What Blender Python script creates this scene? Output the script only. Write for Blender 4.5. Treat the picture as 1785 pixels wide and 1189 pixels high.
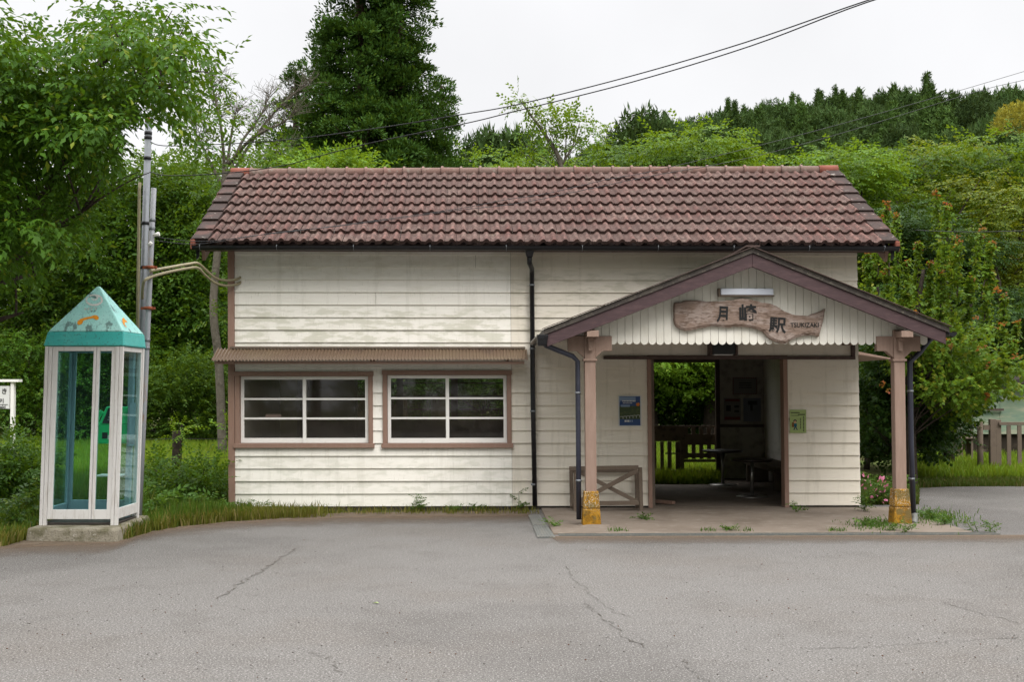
import bpy, math, random
import numpy as np
from mathutils import Vector, Matrix
R = math.radians
for o in list(bpy.data.objects): bpy.data.objects.remove(o)
S = bpy.context.scene
COL = S.collection
random.seed(7)
RNG = np.random.default_rng(11)

# ------------------------------------------------------------------ camera, sky, sun, exposure
F, PW, PH, EYE, PITCH, HOR = 2016.0, 1785.0, 1189.0, 1.65, R(1.2), 680.0   # focal length in photo pixels, horizon row
SHIFT = (HOR - PH / 2) - F * math.tan(PITCH)
cd = bpy.data.cameras.new('camera'); cam = bpy.data.objects.new('camera', cd); COL.objects.link(cam)
cam.location = (0, 0, EYE); cam.rotation_euler = (R(90) + PITCH, 0, 0)
cd.sensor_width = 36; cd.lens = 36 * F / PW; cd.shift_y = SHIFT / PW
cd.clip_start = .1; cd.clip_end = 3000
S.camera = cam

w = bpy.data.worlds.new('World'); S.world = w; w.use_nodes = True
nt = w.node_tree; nt.nodes.clear()
def wn(t, **k):
    n = nt.nodes.new(t)
    for a, b in k.items(): setattr(n, a, b)
    return n
SUN_EL, SUN_AZ = R(47), R(150)      # overcast: a faint broad sun behind the camera, to the right
wo = wn('ShaderNodeOutputWorld'); sky = wn('ShaderNodeTexSky', sky_type='NISHITA', sun_disc=False)
sky.sun_elevation = SUN_EL; sky.sun_rotation = SUN_AZ; sky.altitude = 60
b1 = wn('ShaderNodeBackground'); b1.inputs['Strength'].default_value = .05
b2 = wn('ShaderNodeBackground')
tc = wn('ShaderNodeTexCoord'); sp = wn('ShaderNodeSeparateXYZ')
mr = wn('ShaderNodeMapRange', interpolation_type='SMOOTHSTEP')
mr.inputs['From Min'].default_value = .30; mr.inputs['From Max'].default_value = 1.0
mr.inputs['To Min'].default_value = .92; mr.inputs['To Max'].default_value = 4.8
nz = wn('ShaderNodeTexNoise'); nz.inputs['Scale'].default_value = 3.0; nz.inputs['Detail'].default_value = 5
mz = wn('ShaderNodeMapRange'); mz.inputs['To Min'].default_value = .93; mz.inputs['To Max'].default_value = 1.05
mz.inputs['From Min'].default_value = .3; mz.inputs['From Max'].default_value = .7
mm = wn('ShaderNodeMath', operation='MULTIPLY')
b2.inputs['Color'].default_value = (.985, .985, 1.0, 1)
nt.links.new(tc.outputs['Generated'], sp.inputs[0]); nt.links.new(sp.outputs['Z'], mr.inputs['Value'])
nt.links.new(tc.outputs['Generated'], nz.inputs['Vector']); nt.links.new(nz.outputs['Fac'], mz.inputs['Value'])
nt.links.new(mr.outputs[0], mm.inputs[0]); nt.links.new(mz.outputs[0], mm.inputs[1]); nt.links.new(mm.outputs[0], b2.inputs['Strength'])
mx = wn('ShaderNodeMixShader'); mx.inputs[0].default_value = .93
nt.links.new(sky.outputs[0], b1.inputs['Color']); nt.links.new(b1.outputs[0], mx.inputs[1]); nt.links.new(b2.outputs[0], mx.inputs[2])
nt.links.new(mx.outputs[0], wo.inputs['Surface'])

sl = bpy.data.lights.new('sun', 'SUN'); sun = bpy.data.objects.new('sun', sl); COL.objects.link(sun)
sl.energy = 1.5; sl.angle = R(28); sl.color = (1, .965, .91)
d = Vector((math.sin(SUN_AZ) * math.cos(SUN_EL), math.cos(SUN_AZ) * math.cos(SUN_EL), math.sin(SUN_EL)))
sun.rotation_euler = (-d).to_track_quat('-Z', 'Y').to_euler()

S.view_settings.view_transform = 'Standard'; S.view_settings.look = 'None'
S.view_settings.exposure = 0.17; S.view_settings.gamma = 1.0
S.cycles.use_denoising = True
S.cycles.max_bounces = 6; S.cycles.diffuse_bounces = 3; S.cycles.glossy_bounces = 3
S.cycles.transparent_max_bounces = 12; S.cycles.transmission_bounces = 6

# ------------------------------------------------------------------ measuring helpers: a photo pixel and a distance give a place
CP, SP_ = math.cos(PITCH), math.sin(PITCH)
def ray(px, py):
    u = (px - PW / 2) / F; v = (PH / 2 - py) / F + SHIFT / F
    return (u, CP - SP_ * v, SP_ + CP * v)
def at(px, py, Y):
    a = ray(px, py); t = Y / a[1]
    return (a[0] * t, Y, EYE + a[2] * t)
def gnd(px, py, z=0.0):
    a = ray(px, py); t = (z - EYE) / a[2]
    return (a[0] * t, a[1] * t, z)
# station frame: x along the front wall, y into the building, slight yaw and a slight lean of the old timber frame
TH, BX, BY, LEAN = R(1.3), .45, 16.0, .008
CT, ST = math.cos(TH), math.sin(TH)
def B(x, y, z):
    x = x - LEAN * z
    return (BX + x * CT - y * ST, BY + x * ST + y * CT, z)
def L(px, py, yl):
    a = ray(px, py)
    t = (yl - (BX * ST - BY * CT)) / (-a[0] * ST + a[1] * CT)
    X, Y, z = a[0] * t, a[1] * t, EYE + a[2] * t
    return ((X - BX) * CT + (Y - BY) * ST + LEAN * z, z)

# ------------------------------------------------------------------ object helpers
ORG = {}
def tag(o, label=None, cat=None, group=None, kind=None):
    if label: o['label'] = label
    if cat: o['category'] = cat
    if group: o['group'] = group
    if kind: o['kind'] = kind
    return o
def thing(name, loc, label, cat, group=None):
    o = bpy.data.objects.new(name, None); COL.objects.link(o)
    o.location = loc; o.empty_display_size = .1
    ORG[o] = np.array(loc, dtype=float)
    return tag(o, label, cat, group)
def link(name, me, mats, parent, base):
    o = bpy.data.objects.new(name, me); COL.objects.link(o)
    for m in (mats if isinstance(mats, (list, tuple)) else [mats]): me.materials.append(m)
    if parent is not None: o.parent = parent; ORG[o] = ORG[parent]
    else: o.location = base; ORG[o] = np.array(base, dtype=float)
    return o
def npmesh(name, V, faces, mats, parent=None, base=(0, 0, 0), smooth=False, mi=None):
    """faces: list of int arrays (m,k)"""
    base = ORG[parent] if parent is not None else np.array(base, dtype=float)
    V = np.asarray(V, dtype=np.float32) - base.astype(np.float32)
    faces = [np.asarray(f, dtype=np.int32) for f in faces if len(f)]
    me = bpy.data.meshes.new(name)
    tot = np.concatenate([np.full(len(f), f.shape[1], np.int32) for f in faces])
    loops = np.concatenate([f.ravel() for f in faces])
    st = np.concatenate([[0], np.cumsum(tot)[:-1]]).astype(np.int32)
    me.vertices.add(len(V)); me.vertices.foreach_set('co', V.ravel())
    me.loops.add(len(loops)); me.loops.foreach_set('vertex_index', loops)
    me.polygons.add(len(tot)); me.polygons.foreach_set('loop_start', st); me.polygons.foreach_set('loop_total', tot)
    if smooth: me.polygons.foreach_set('use_smooth', np.ones(len(tot), bool))
    if mi is not None: me.polygons.foreach_set('material_index', np.asarray(mi, np.int32))
    me.update(calc_edges=True); me.validate()
    return link(name, me, mats, parent, base)

class MB:
    def __init__(s, xf=None): s.v = []; s.f = []; s.m = []; s.s = []; s.xf = xf
    def add(s, vs, fs, m=0, smooth=False):
        b = len(s.v); s.v += [tuple(p) for p in vs]
        for f in fs: s.f.append(tuple(b + i for i in f)); s.m.append(m); s.s.append(smooth)
        return s
    def hexa(s, p, m=0):   # 8 points: bottom loop 0-3, top loop 4-7
        return s.add(p, [(3, 2, 1, 0), (4, 5, 6, 7), (0, 1, 5, 4), (1, 2, 6, 5), (2, 3, 7, 6), (3, 0, 4, 7)], m)
    def box(s, x0, x1, y0, y1, z0, z1, m=0):
        return s.hexa([(x0, y0, z0), (x1, y0, z0), (x1, y1, z0), (x0, y1, z0), (x0, y0, z1), (x1, y0, z1), (x1, y1, z1), (x0, y1, z1)], m)
    def bar(s, a, b, wd, ht, m=0, up=(0, 0, 1)):
        a, b = Vector(a), Vector(b); t = (b - a).normalized(); u = Vector(up)
        n = t.cross(u)
        if n.length < 1e-4: n = t.cross(Vector((0, 1, 0)))
        n.normalize(); q = n.cross(t).normalized(); n *= wd / 2; q *= ht / 2
        return s.hexa([a - n - q, a + n - q, b + n - q, b - n - q, a - n + q, a + n + q, b + n + q, b - n + q], m)
    def tube(s, pts, r, seg=8, m=0, caps=True):
        pts = [Vector(p) for p in pts]; n = len(pts)
        rs = r if isinstance(r, (list, tuple)) else [r] * n
        prev = None; vs = []
        for i, p in enumerate(pts):
            t = (pts[min(i + 1, n - 1)] - pts[max(i - 1, 0)])
            if t.length < 1e-9: t = Vector((0, 0, 1))
            t.normalize()
            if prev is None:
                u = t.orthogonal().normalized()
            else:
                u = prev - t * prev.dot(t)
                if u.length < 1e-6: u = t.orthogonal()
                u.normalize()
            prev = u; v = t.cross(u)
            for k in range(seg):
                a = 2 * math.pi * k / seg
                vs.append(p + (u * math.cos(a) + v * math.sin(a)) * rs[i])
        fs = [(i * seg + k, i * seg + (k + 1) % seg, (i + 1) * seg + (k + 1) % seg, (i + 1) * seg + k) for i in range(n - 1) for k in range(seg)]
        s.add(vs, fs, m, True)
        if caps:
            b = len(s.v) - len(vs)
            for fc in (tuple(b + k for k in reversed(range(seg))), tuple(b + (n - 1) * seg + k for k in range(seg))):
                s.f.append(fc); s.m.append(m); s.s.append(False)
        return s
    def lathe(s, c, prof, seg=24, m=0):   # prof: (r, z) list
        vs = [(c[0] + r * math.cos(2 * math.pi * k / seg), c[1] + r * math.sin(2 * math.pi * k / seg), c[2] + z) for r, z in prof for k in range(seg)]
        fs = [(i * seg + k, i * seg + (k + 1) % seg, (i + 1) * seg + (k + 1) % seg, (i + 1) * seg + k) for i in range(len(prof) - 1) for k in range(seg)]
        return s.add(vs, fs, m, True)
    def prism(s, poly, y0, y1, m=0):      # poly in (x, z), extruded along y
        n = len(poly); vs = [(x, y0, z) for x, z in poly] + [(x, y1, z) for x, z in poly]
        fs = [tuple(range(n)), tuple(reversed(range(n, 2 * n)))] + [(i, n + i, n + (i + 1) % n, (i + 1) % n) for i in range(n)]
        return s.add(vs, fs, m)
    def build(s, name, mats, parent=None, base=None, bevel=0, fix=True):
        V = [s.xf(*p) for p in s.v] if s.xf else s.v
        if parent is not None: base = ORG[parent]
        elif base is None:
            A = np.array(V); base = np.array([(A[:, 0].min() + A[:, 0].max()) / 2, (A[:, 1].min() + A[:, 1].max()) / 2, A[:, 2].min()])
        me = bpy.data.meshes.new(name)
        me.from_pydata([(p[0] - base[0], p[1] - base[1], p[2] - base[2]) for p in V], [], s.f)
        me.polygons.foreach_set('use_smooth', s.s); me.polygons.foreach_set('material_index', s.m)
        me.update()
        if fix:
            import bmesh
            bm = bmesh.new(); bm.from_mesh(me); bmesh.ops.recalc_face_normals(bm, faces=bm.faces); bm.to_mesh(me); bm.free()
        o = link(name, me, mats, parent, base)
        if bevel:
            b = o.modifiers.new('bevel', 'BEVEL'); b.width = bevel; b.segments = 2; b.limit_method = 'ANGLE'; b.angle_limit = R(40)
        return o
def catmull(P, n=8):
    P = [Vector(p) for p in P]; out = []
    for i in range(len(P) - 1):
        p0, p1, p2, p3 = P[max(i - 1, 0)], P[i], P[i + 1], P[min(i + 2, len(P) - 1)]
        for k in range(n):
            t = k / n
            out.append(.5 * ((2 * p1) + (p2 - p0) * t + (2 * p0 - 5 * p1 + 4 * p2 - p3) * t * t + (3 * p1 - p0 - 3 * p2 + p3) * t ** 3))
    return out + [P[-1]]
def text_mesh(txt, size, bold=0.0, depth=.002):
    """flat lettering as (verts, faces) centred on its bounding box, in the xz plane facing -y"""
    c = bpy.data.curves.new('t', 'FONT'); c.body = txt; c.size = size; c.offset = bold; c.extrude = depth; c.resolution_u = 3
    o = bpy.data.objects.new('t', c); COL.objects.link(o)
    dg = bpy.context.evaluated_depsgraph_get(); me = bpy.data.meshes.new_from_object(o.evaluated_get(dg))
    A = np.array([v.co[:] for v in me.vertices]); fs = [tuple(p.vertices) for p in me.polygons]
    bpy.data.objects.remove(o); bpy.data.curves.remove(c); bpy.data.meshes.remove(me)
    mid = (A.max(0) + A.min(0)) / 2; A = A - mid
    return [(p[0], -p[2], p[1]) for p in A], fs, (A.max(0) - A.min(0))

# ------------------------------------------------------------------ materials
def mat(name, base, rough=.6, spec=.3, metal=0, layers=(), bump=None, trans=0, rand=None, stretch=None, attr=None):
    """layers: (noise scale, detail, lo, hi, colour, strength[, stretch xyz][, zlo, zhi]); all textures use world position"""
    m = bpy.data.materials.new(name); m.use_nodes = True; t = m.node_tree; t.nodes.clear()
    N = t.nodes.new; K = t.links.new
    out = N('ShaderNodeOutputMaterial'); p = N('ShaderNodeBsdfPrincipled')
    p.inputs['Roughness'].default_value = rough; p.inputs['Specular IOR Level'].default_value = spec; p.inputs['Metallic'].default_value = metal
    g = N('ShaderNodeNewGeometry'); cur = None
    def rgb(c):
        n = N('ShaderNodeRGB'); n.outputs[0].default_value = (*c, 1); return n.outputs[0]
    cur = rgb(base)
    def mixc(fac, a, b, mode='MIX'):
        n = N('ShaderNodeMix'); n.data_type = 'RGBA'; n.blend_type = mode; n.clamp_factor = True
        if isinstance(fac, float): n.inputs[0].default_value = fac
        else: K(fac, n.inputs[0])
        K(a, n.inputs[6]); K(b, n.inputs[7]); return n.outputs[2]
    if rand:   # (colour, strength): random per mesh island
        c2, st = rand[0], rand[1]
        q = N('ShaderNodeMath'); q.operation = 'MULTIPLY'; K(g.outputs['Random Per Island'], q.inputs[0]); q.inputs[1].default_value = st
        cur = mixc(q.outputs[0], cur, rgb(c2))
        if trans:      # every tree has its own tone
            oi = N('ShaderNodeObjectInfo'); om = N('ShaderNodeMapRange'); om.inputs['To Min'].default_value = .62; om.inputs['To Max'].default_value = 1.25; K(oi.outputs['Random'], om.inputs['Value'])
            vm = N('ShaderNodeVectorMath'); vm.operation = 'SCALE'; K(cur, vm.inputs[0]); K(om.outputs[0], vm.inputs['Scale']); cur = vm.outputs[0]
        if len(rand) > 2:
            q2 = N('ShaderNodeMath'); q2.operation = 'MULTIPLY'; K(g.outputs['Random Per Island'], q2.inputs[0]); q2.inputs[1].default_value = 13.7
            q3 = N('ShaderNodeMath'); q3.operation = 'FRACT'; K(q2.outputs[0], q3.inputs[0])
            q4 = N('ShaderNodeMath'); q4.operation = 'GREATER_THAN'; K(q3.outputs[0], q4.inputs[0]); q4.inputs[1].default_value = 1 - rand[3]
            cur = mixc(q4.outputs[0], cur, rgb(rand[2]))
    if attr:       # a wear mask carried by the mesh: (name, colour, strength)
        an = N('ShaderNodeAttribute'); an.attribute_name = attr[0]; aq = N('ShaderNodeMath'); aq.operation = 'MULTIPLY'; K(an.outputs['Fac'], aq.inputs[0]); aq.inputs[1].default_value = attr[2]
        cur = mixc(aq.outputs[0], cur, rgb(attr[1]))
    for l in layers:
        sc, de, lo, hi, c2, st = l[:6]
        n = N('ShaderNodeTexNoise'); n.inputs['Scale'].default_value = sc; n.inputs['Detail'].default_value = de; n.inputs['Roughness'].default_value = .6
        src = g.outputs['Position']
        if len(l) > 6 and l[6]:
            mp = N('ShaderNodeMapping'); mp.inputs['Scale'].default_value = l[6]; K(src, mp.inputs[0]); src = mp.outputs[0]
        K(src, n.inputs['Vector'])
        r = N('ShaderNodeMapRange'); r.interpolation_type = 'SMOOTHSTEP'
        r.inputs['From Min'].default_value = lo; r.inputs['From Max'].default_value = hi; r.inputs['To Max'].default_value = st
        K(n.outputs['Fac'], r.inputs['Value']); fac = r.outputs[0]
        if len(l) > 8:   # limited to a band of height
            sx = N('ShaderNodeSeparateXYZ'); K(g.outputs['Position'], sx.inputs[0])
            a = N('ShaderNodeMapRange'); a.interpolation_type = 'SMOOTHSTEP'; a.inputs['From Min'].default_value = l[7] - .08; a.inputs['From Max'].default_value = l[7] + .08; K(sx.outputs['Z'], a.inputs['Value'])
            b = N('ShaderNodeMapRange'); b.interpolation_type = 'SMOOTHSTEP'; b.inputs['From Min'].default_value = l[8] + .08; b.inputs['From Max'].default_value = l[8] - .08; K(sx.outputs['Z'], b.inputs['Value'])
            q = N('ShaderNodeMath'); q.operation = 'MULTIPLY'; K(a.outputs[0], q.inputs[0]); K(b.outputs[0], q.inputs[1])
            q2 = N('ShaderNodeMath'); q2.operation = 'MULTIPLY'; K(q.outputs[0], q2.inputs[0]); K(fac, q2.inputs[1]); fac = q2.outputs[0]
        cur = mixc(fac, cur, rgb(c2))
    K(cur, p.inputs['Base Color'])
    if bump:
        n = N('ShaderNodeTexNoise'); n.inputs['Scale'].default_value = bump[0]; n.inputs['Detail'].default_value = 6
        src = g.outputs['Position']
        if len(bump) > 3:
            mp = N('ShaderNodeMapping'); mp.inputs['Scale'].default_value = bump[3]; K(src, mp.inputs[0]); src = mp.outputs[0]
        K(src, n.inputs['Vector'])
        bp = N('ShaderNodeBump'); bp.inputs['Strength'].default_value = bump[1]; bp.inputs['Distance'].default_value = bump[2]
        K(n.outputs['Fac'], bp.inputs['Height']); K(bp.outputs[0], p.inputs['Normal'])
    if trans:
        tr = N('ShaderNodeBsdfTranslucent'); mxs = N('ShaderNodeMixShader'); mxs.inputs[0].default_value = trans
        br = mixc(.5, cur, rgb((min(1, base[0] * 2.6 + .02), min(1, base[1] * 2.0), base[2])))
        K(br, tr.inputs['Color']); K(p.outputs[0], mxs.inputs[1]); K(tr.outputs[0], mxs.inputs[2]); K(mxs.outputs[0], out.inputs['Surface'])
    else: K(p.outputs[0], out.inputs['Surface'])
    return m
def glass(name, tint, gloss=.06, dirt=.04, filmcol=(.5, .5, .47), fres=.75):
    """thin window glass: tinted see-through, a mirror part, a film of dirt, browned on the office panes to lift the dark room"""
    m = bpy.data.materials.new(name); m.use_nodes = True; t = m.node_tree; t.nodes.clear(); N = t.nodes.new; K = t.links.new
    out = N('ShaderNodeOutputMaterial'); tr = N('ShaderNodeBsdfTransparent'); tr.inputs[0].default_value = (*tint, 1)
    gl = N('ShaderNodeBsdfGlossy'); gl.inputs['Roughness'].default_value = .03; gl.inputs[0].default_value = (.9, .92, .95, 1)
    fr = N('ShaderNodeFresnel'); fr.inputs['IOR'].default_value = 1.45
    ad = N('ShaderNodeMath'); ad.operation = 'MULTIPLY_ADD'; ad.inputs[1].default_value = fres; ad.inputs[2].default_value = gloss - .04
    K(fr.outputs[0], ad.inputs[0])
    a = N('ShaderNodeMixShader'); K(ad.outputs[0], a.inputs[0]); K(tr.outputs[0], a.inputs[1]); K(gl.outputs[0], a.inputs[2])
    df = N('ShaderNodeBsdfDiffuse'); df.inputs[0].default_value = (*filmcol, 1)
    n = N('ShaderNodeTexNoise'); n.inputs['Scale'].default_value = 6; n.inputs['Detail'].default_value = 6
    g = N('ShaderNodeNewGeometry'); K(g.outputs['Position'], n.inputs['Vector'])
    q = N('ShaderNodeMath'); q.operation = 'MULTIPLY'; q.inputs[1].default_value = dirt * 2; K(n.outputs['Fac'], q.inputs[0])
    b = N('ShaderNodeMixShader'); K(q.outputs[0], b.inputs[0]); K(a.outputs[0], b.inputs[1]); K(df.outputs[0], b.inputs[2])
    K(b.outputs[0], out.inputs['Surface'])
    return m

WX = (.35, 1, 3)
MT = dict(
 clad=mat('weathered cream weatherboard paint', (.82, .785, .71), .55, .3, layers=[(2.2, 7, .52, .66, (.58, .55, .47), .30, (5, 5, .35)), (9, 6, .60, .68, (.50, .47, .39), .35, (6, 6, .5)), 
    (2.2, 6, .5, .75, (.62, .585, .49), .5, (.5, 1, 2)), (55, 4, .55, .8, (.60, .56, .47), .45, (.12, 1, 1)),
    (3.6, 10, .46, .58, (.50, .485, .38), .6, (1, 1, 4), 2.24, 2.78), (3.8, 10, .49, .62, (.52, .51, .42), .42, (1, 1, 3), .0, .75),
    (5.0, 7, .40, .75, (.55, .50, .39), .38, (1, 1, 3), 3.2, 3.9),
    (90, 2, .76, .80, (.22, .18, .12), .5)], bump=(70, .12, .01, (.1, 1, 1))),
 clad_old=mat('older cream weatherboard paint', (.725, .665, .565), .6, .25, layers=[(2.2, 6, .5, .75, (.58, .52, .41), .5, (.5, 1, 2)), (2.4, 7, .52, .66, (.52, .47, .38), .35, (5, 5, .35)), (55, 4, .55, .8, (.54, .49, .39), .45, (.12, 1, 1)), (3.6, 10, .48, .62, (.45, .42, .32), .5, (1, 1, 4), 2.4, 3.3), (90, 2, .76, .80, (.2, .16, .11), .5)], bump=(70, .12, .01, (.1, 1, 1))),
 trim=mat('brown trim paint', (.25, .155, .115), .6, .25, layers=[(9, 6, .45, .75, (.29, .20, .165), .6, (3, 3, .5)), (40, 4, .6, .8, (.10, .06, .05), .5)], bump=(60, .15, .01, (1, 1, .15))),
 darktrim=mat('dark brown trim', (.075, .05, .043), .6, .2, layers=[(12, 5, .45, .75, (.12, .085, .07), .6)]),
 post=mat('faded pink brown timber paint', (.26, .178, .138), .65, .2, layers=[(6, 6, .4, .7, (.32, .225, .18), .6, (4, 4, .6)), (60, 4, .6, .8, (.25, .15, .11), .5, (1, 1, .2))], bump=(80, .2, .01, (1, 1, .12))),
 barge=mat('faded purple brown bargeboard', (.062, .036, .038), .6, .3, layers=[(5, 6, .45, .7, (.095, .056, .057), .7, (1, 3, 4)), (14, 6, .56, .78, (.15, .085, .07), .5, (1, 3, 5))], bump=(60, .2, .01, (.2, 1, 1))),
 gable=mat('cream gable boards', (.74, .71, .63), .55, .25, layers=[(4, 6, .45, .75, (.6, .56, .47), .45), (70, 3, .55, .8, (.55, .51, .42), .4, (1, 1, .15))], rand=((.62, .59, .51), .5)),
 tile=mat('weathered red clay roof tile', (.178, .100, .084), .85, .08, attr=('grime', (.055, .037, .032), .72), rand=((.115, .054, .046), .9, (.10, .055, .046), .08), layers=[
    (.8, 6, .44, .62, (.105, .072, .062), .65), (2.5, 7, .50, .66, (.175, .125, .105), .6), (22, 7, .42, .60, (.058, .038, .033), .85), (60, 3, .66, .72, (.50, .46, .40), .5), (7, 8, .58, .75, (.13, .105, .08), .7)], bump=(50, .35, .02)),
 verge=mat('dark mossy verge tile', (.036, .027, .024), .85, .1, rand=((.062, .042, .037), .8), layers=[(18, 7, .52, .66, (.03, .026, .022), .7), (12, 6, .62, .70, (.42, .40, .35), .7), (3, 5, .5, .7, (.16, .075, .06), .5)], bump=(60, .3, .02)),
 ridge=mat('grey lichened ridge tile', (.19, .11, .09), .8, .15, rand=((.17, .125, .105), .9), layers=[(14, 7, .52, .70, (.25, .22, .185), .65), (30, 5, .58, .7, (.09, .06, .05), .7)], bump=(60, .3, .02)),
 newtile=mat('orange red end ridge tile', (.20, .068, .046), .75, .15, layers=[(16, 6, .5, .72, (.16, .07, .05), .7)]),
 black=mat('black plastic gutter', (.010, .010, .012), .35, .4, layers=[(20, 5, .55, .8, (.045, .043, .04), .6)]),
 bluepipe=mat('dark blue grey downpipe', (.028, .03, .045), .38, .4, layers=[(9, 5, .5, .8, (.06, .06, .075), .7)]),
 steel=mat('galvanised steel', (.175, .185, .195), .5, .5, .35, layers=[(14, 6, .45, .75, (.13, .14, .155), .7), (40, 4, .62, .74, (.16, .12, .09), .5)]),
 bluesteel=mat('blue grey painted pipe', (.27, .275, .29), .55, .3, layers=[(6, 6, .45, .75, (.33, .335, .345), .7, (1, 1, .3)), (10, 6, .58, .72, (.30, .14, .06), .8, (1, 1, .25))]),
 rust=mat('rusty clamp', (.26, .075, .035), .8, .2, layers=[(40, 5, .5, .7, (.12, .035, .02), .8)]),
 beige=mat('beige cable conduit', (.27, .235, .145), .6, .3, layers=[(12, 5, .45, .75, (.19, .165, .10), .7)]),
 wire=mat('black wire', (.012, .012, .013), .5, .3),
 awn=mat('weathered brown corrugated sheet', (.125, .082, .052), .55, .3, layers=[(5, 6, .42, .7, (.155, .115, .068), .5, (.4, .4, .4)), (2.5, 4, .6, .75, (.07, .048, .04), .5)]),
 white=mat('white window paint', (.76, .74, .70), .45, .3, layers=[(20, 6, .55, .8, (.58, .55, .50), .5)]),
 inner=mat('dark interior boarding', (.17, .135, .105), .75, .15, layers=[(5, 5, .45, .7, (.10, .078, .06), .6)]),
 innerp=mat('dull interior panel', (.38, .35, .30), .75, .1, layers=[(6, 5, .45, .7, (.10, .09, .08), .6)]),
 conc=mat('porch concrete', (.175, .142, .112), .85, .15, layers=[(1.2, 8, .42, .68, (.115, .09, .068), .75), (7, 8, .5, .72, (.235, .20, .165), .6), (120, 3, .6, .7, (.12, .10, .08), .55)], bump=(120, .3, .01)),
 slab=mat('old mossy concrete plinth', (.24, .215, .165), .9, .1, layers=[(5, 8, .42, .62, (.10, .092, .05), .8), (60, 4, .56, .66, (.07, .06, .045), .7), (22, 5, .6, .7, (.40, .37, .32), .6)], bump=(50, .6, .02)),
 found=mat('dark foundation', (.055, .048, .042), .9, .1, layers=[(8, 5, .45, .7, (.10, .09, .075), .6)]),
 lichen=mat('post base with yellow lichen', (.36, .185, .02), .9, .1, layers=[(7, 8, .45, .58, (.21, .105, .012), .9), (85, 3, .565, .60, (.55, .53, .47), .85, (1, 1, .8), .22, .60), (100, 3, .60, .64, (.05, .045, .035), .8), (6, 7, .52, .62, (.13, .105, .045), .8), (25, 5, .56, .66, (.09, .06, .02), .7)], bump=(90, .6, .02)),
 oldwood=mat('grey weathered timber', (.14, .108, .082), .85, .1, layers=[(7, 7, .42, .7, (.12, .092, .072), .8, (1, 1, 1)), (70, 4, .5, .75, (.23, .19, .15), .5)], bump=(90, .35, .01)),
 darkwood=mat('dark wet timber', (.03, .024, .018), .85, .1, layers=[(9, 6, .5, .7, (.07, .055, .04), .7)]),
 signwood=mat('bare driftwood slab', (.225, .16, .125), .7, .2, layers=[(5.5, 9, .44, .62, (.33, .265, .23), .8, (1, 1, 2.2)), (16, 9, .50, .62, (.10, .065, .045), .7, (.6, 1, 2.2)), (3, 5, .58, .72, (.42, .36, .32), .6)], bump=(24, .6, .02, (.5, 1, 2))),
 ink=mat('black lettering', (.012, .012, .012), .5, .3),
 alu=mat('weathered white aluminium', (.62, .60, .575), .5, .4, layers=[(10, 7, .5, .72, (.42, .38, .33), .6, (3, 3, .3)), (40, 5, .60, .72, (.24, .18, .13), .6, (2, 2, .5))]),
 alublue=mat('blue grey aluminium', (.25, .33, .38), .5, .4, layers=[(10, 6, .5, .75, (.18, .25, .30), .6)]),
 teal=mat('faded pale teal roof', (.32, .63, .58), .5, .3, layers=[(4, 6, .45, .7, (.42, .69, .63), .6), (7, 9, .55, .63, (.07, .10, .095), .75, (1.6, 1.5, .6)), (55, 4, .56, .62, (.12, .19, .18), .4)]),
 tealdk=mat('teal roof skirt', (.05, .40, .365), .42, .4, layers=[(6, 6, .45, .72, (.10, .47, .43), .7), (60, 5, .57, .64, (.05, .10, .09), .65, (1, 1, .7))]),
 orange=mat('orange handset mark', (.75, .28, .012), .55, .3, layers=[(60, 5, .55, .65, (.20, .11, .04), .7)]),
 fadew=mat('faded white mark', (.66, .64, .60), .6, .2, layers=[(70, 5, .50, .60, (.30, .42, .40), .75)]),
 phone=mat('green telephone plastic', (.02, .50, .16), .35, .4),
 phoned=mat('dark telephone panel', (.018, .02, .02), .4, .4),
 lcd=mat('grey button', (.30, .32, .33), .5, .3),
 lampw=mat('white lamp housing', (.62, .65, .72), .4, .4, layers=[(30, 5, .6, .75, (.4, .38, .36), .5)]),
 blue=mat('blue poster', (.015, .05, .16), .4, .4), navy=mat('deep navy print', (.008, .022, .07), .4, .4),
 pblue=mat('pale blue print', (.17, .24, .36), .4, .4), pgreen=mat('green photo print', (.035, .055, .02), .45, .3, layers=[(25, 5, .45, .7, (.08, .10, .03), .8)]),
 porange=mat('orange badge', (.5, .15, .01), .4, .3), pwhite=mat('white paper', (.6, .6, .58), .6, .2),
 note=mat('pale green notice', (.30, .38, .14), .5, .3, layers=[(30, 4, .5, .75, (.25, .31, .11), .6)]),
 skin=mat('printed skin', (.45, .28, .15), .6, .2), pbrown=mat('printed brown', (.17, .08, .02), .6, .2), pteal=mat('printed teal', (.01, .09, .13), .6, .2),
 pred=mat('dull red print', (.16, .03, .025), .6, .2), ppink=mat('pink paper', (.42, .30, .29), .6, .2),
 tabletop=mat('dark table top', (.03, .022, .018), .35, .4), chrome=mat('worn chrome', (.32, .30, .28), .3, .5, .8),
 plate=mat('ribbed steel cover', (.125, .13, .12), .6, .4, .2, layers=[(14, 6, .45, .7, (.20, .18, .15), .7)]),
 greensheet=mat('faded green sheet wall', (.19, .255, .18), .7, .2, layers=[(3, 7, .42, .62, (.33, .33, .24), .8, (.5, 1, 2)), (9, 7, .5, .66, (.13, .21, .17), .6, (.5, 1, 2.5))]),
 pinkfl=mat('pink petals', (.42, .12, .22), .6, .2, rand=((.65, .28, .40), .8), trans=.25),
 soil=mat('grassy soil', (.055, .06, .022), .95, .05, layers=[(.7, 8, .42, .62, (.085, .12, .03), .8), (6, 7, .48, .66, (.10, .075, .045), .7), (50, 4, .55, .7, (.03, .028, .014), .6)], bump=(20, .5, .05)),
)
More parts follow.
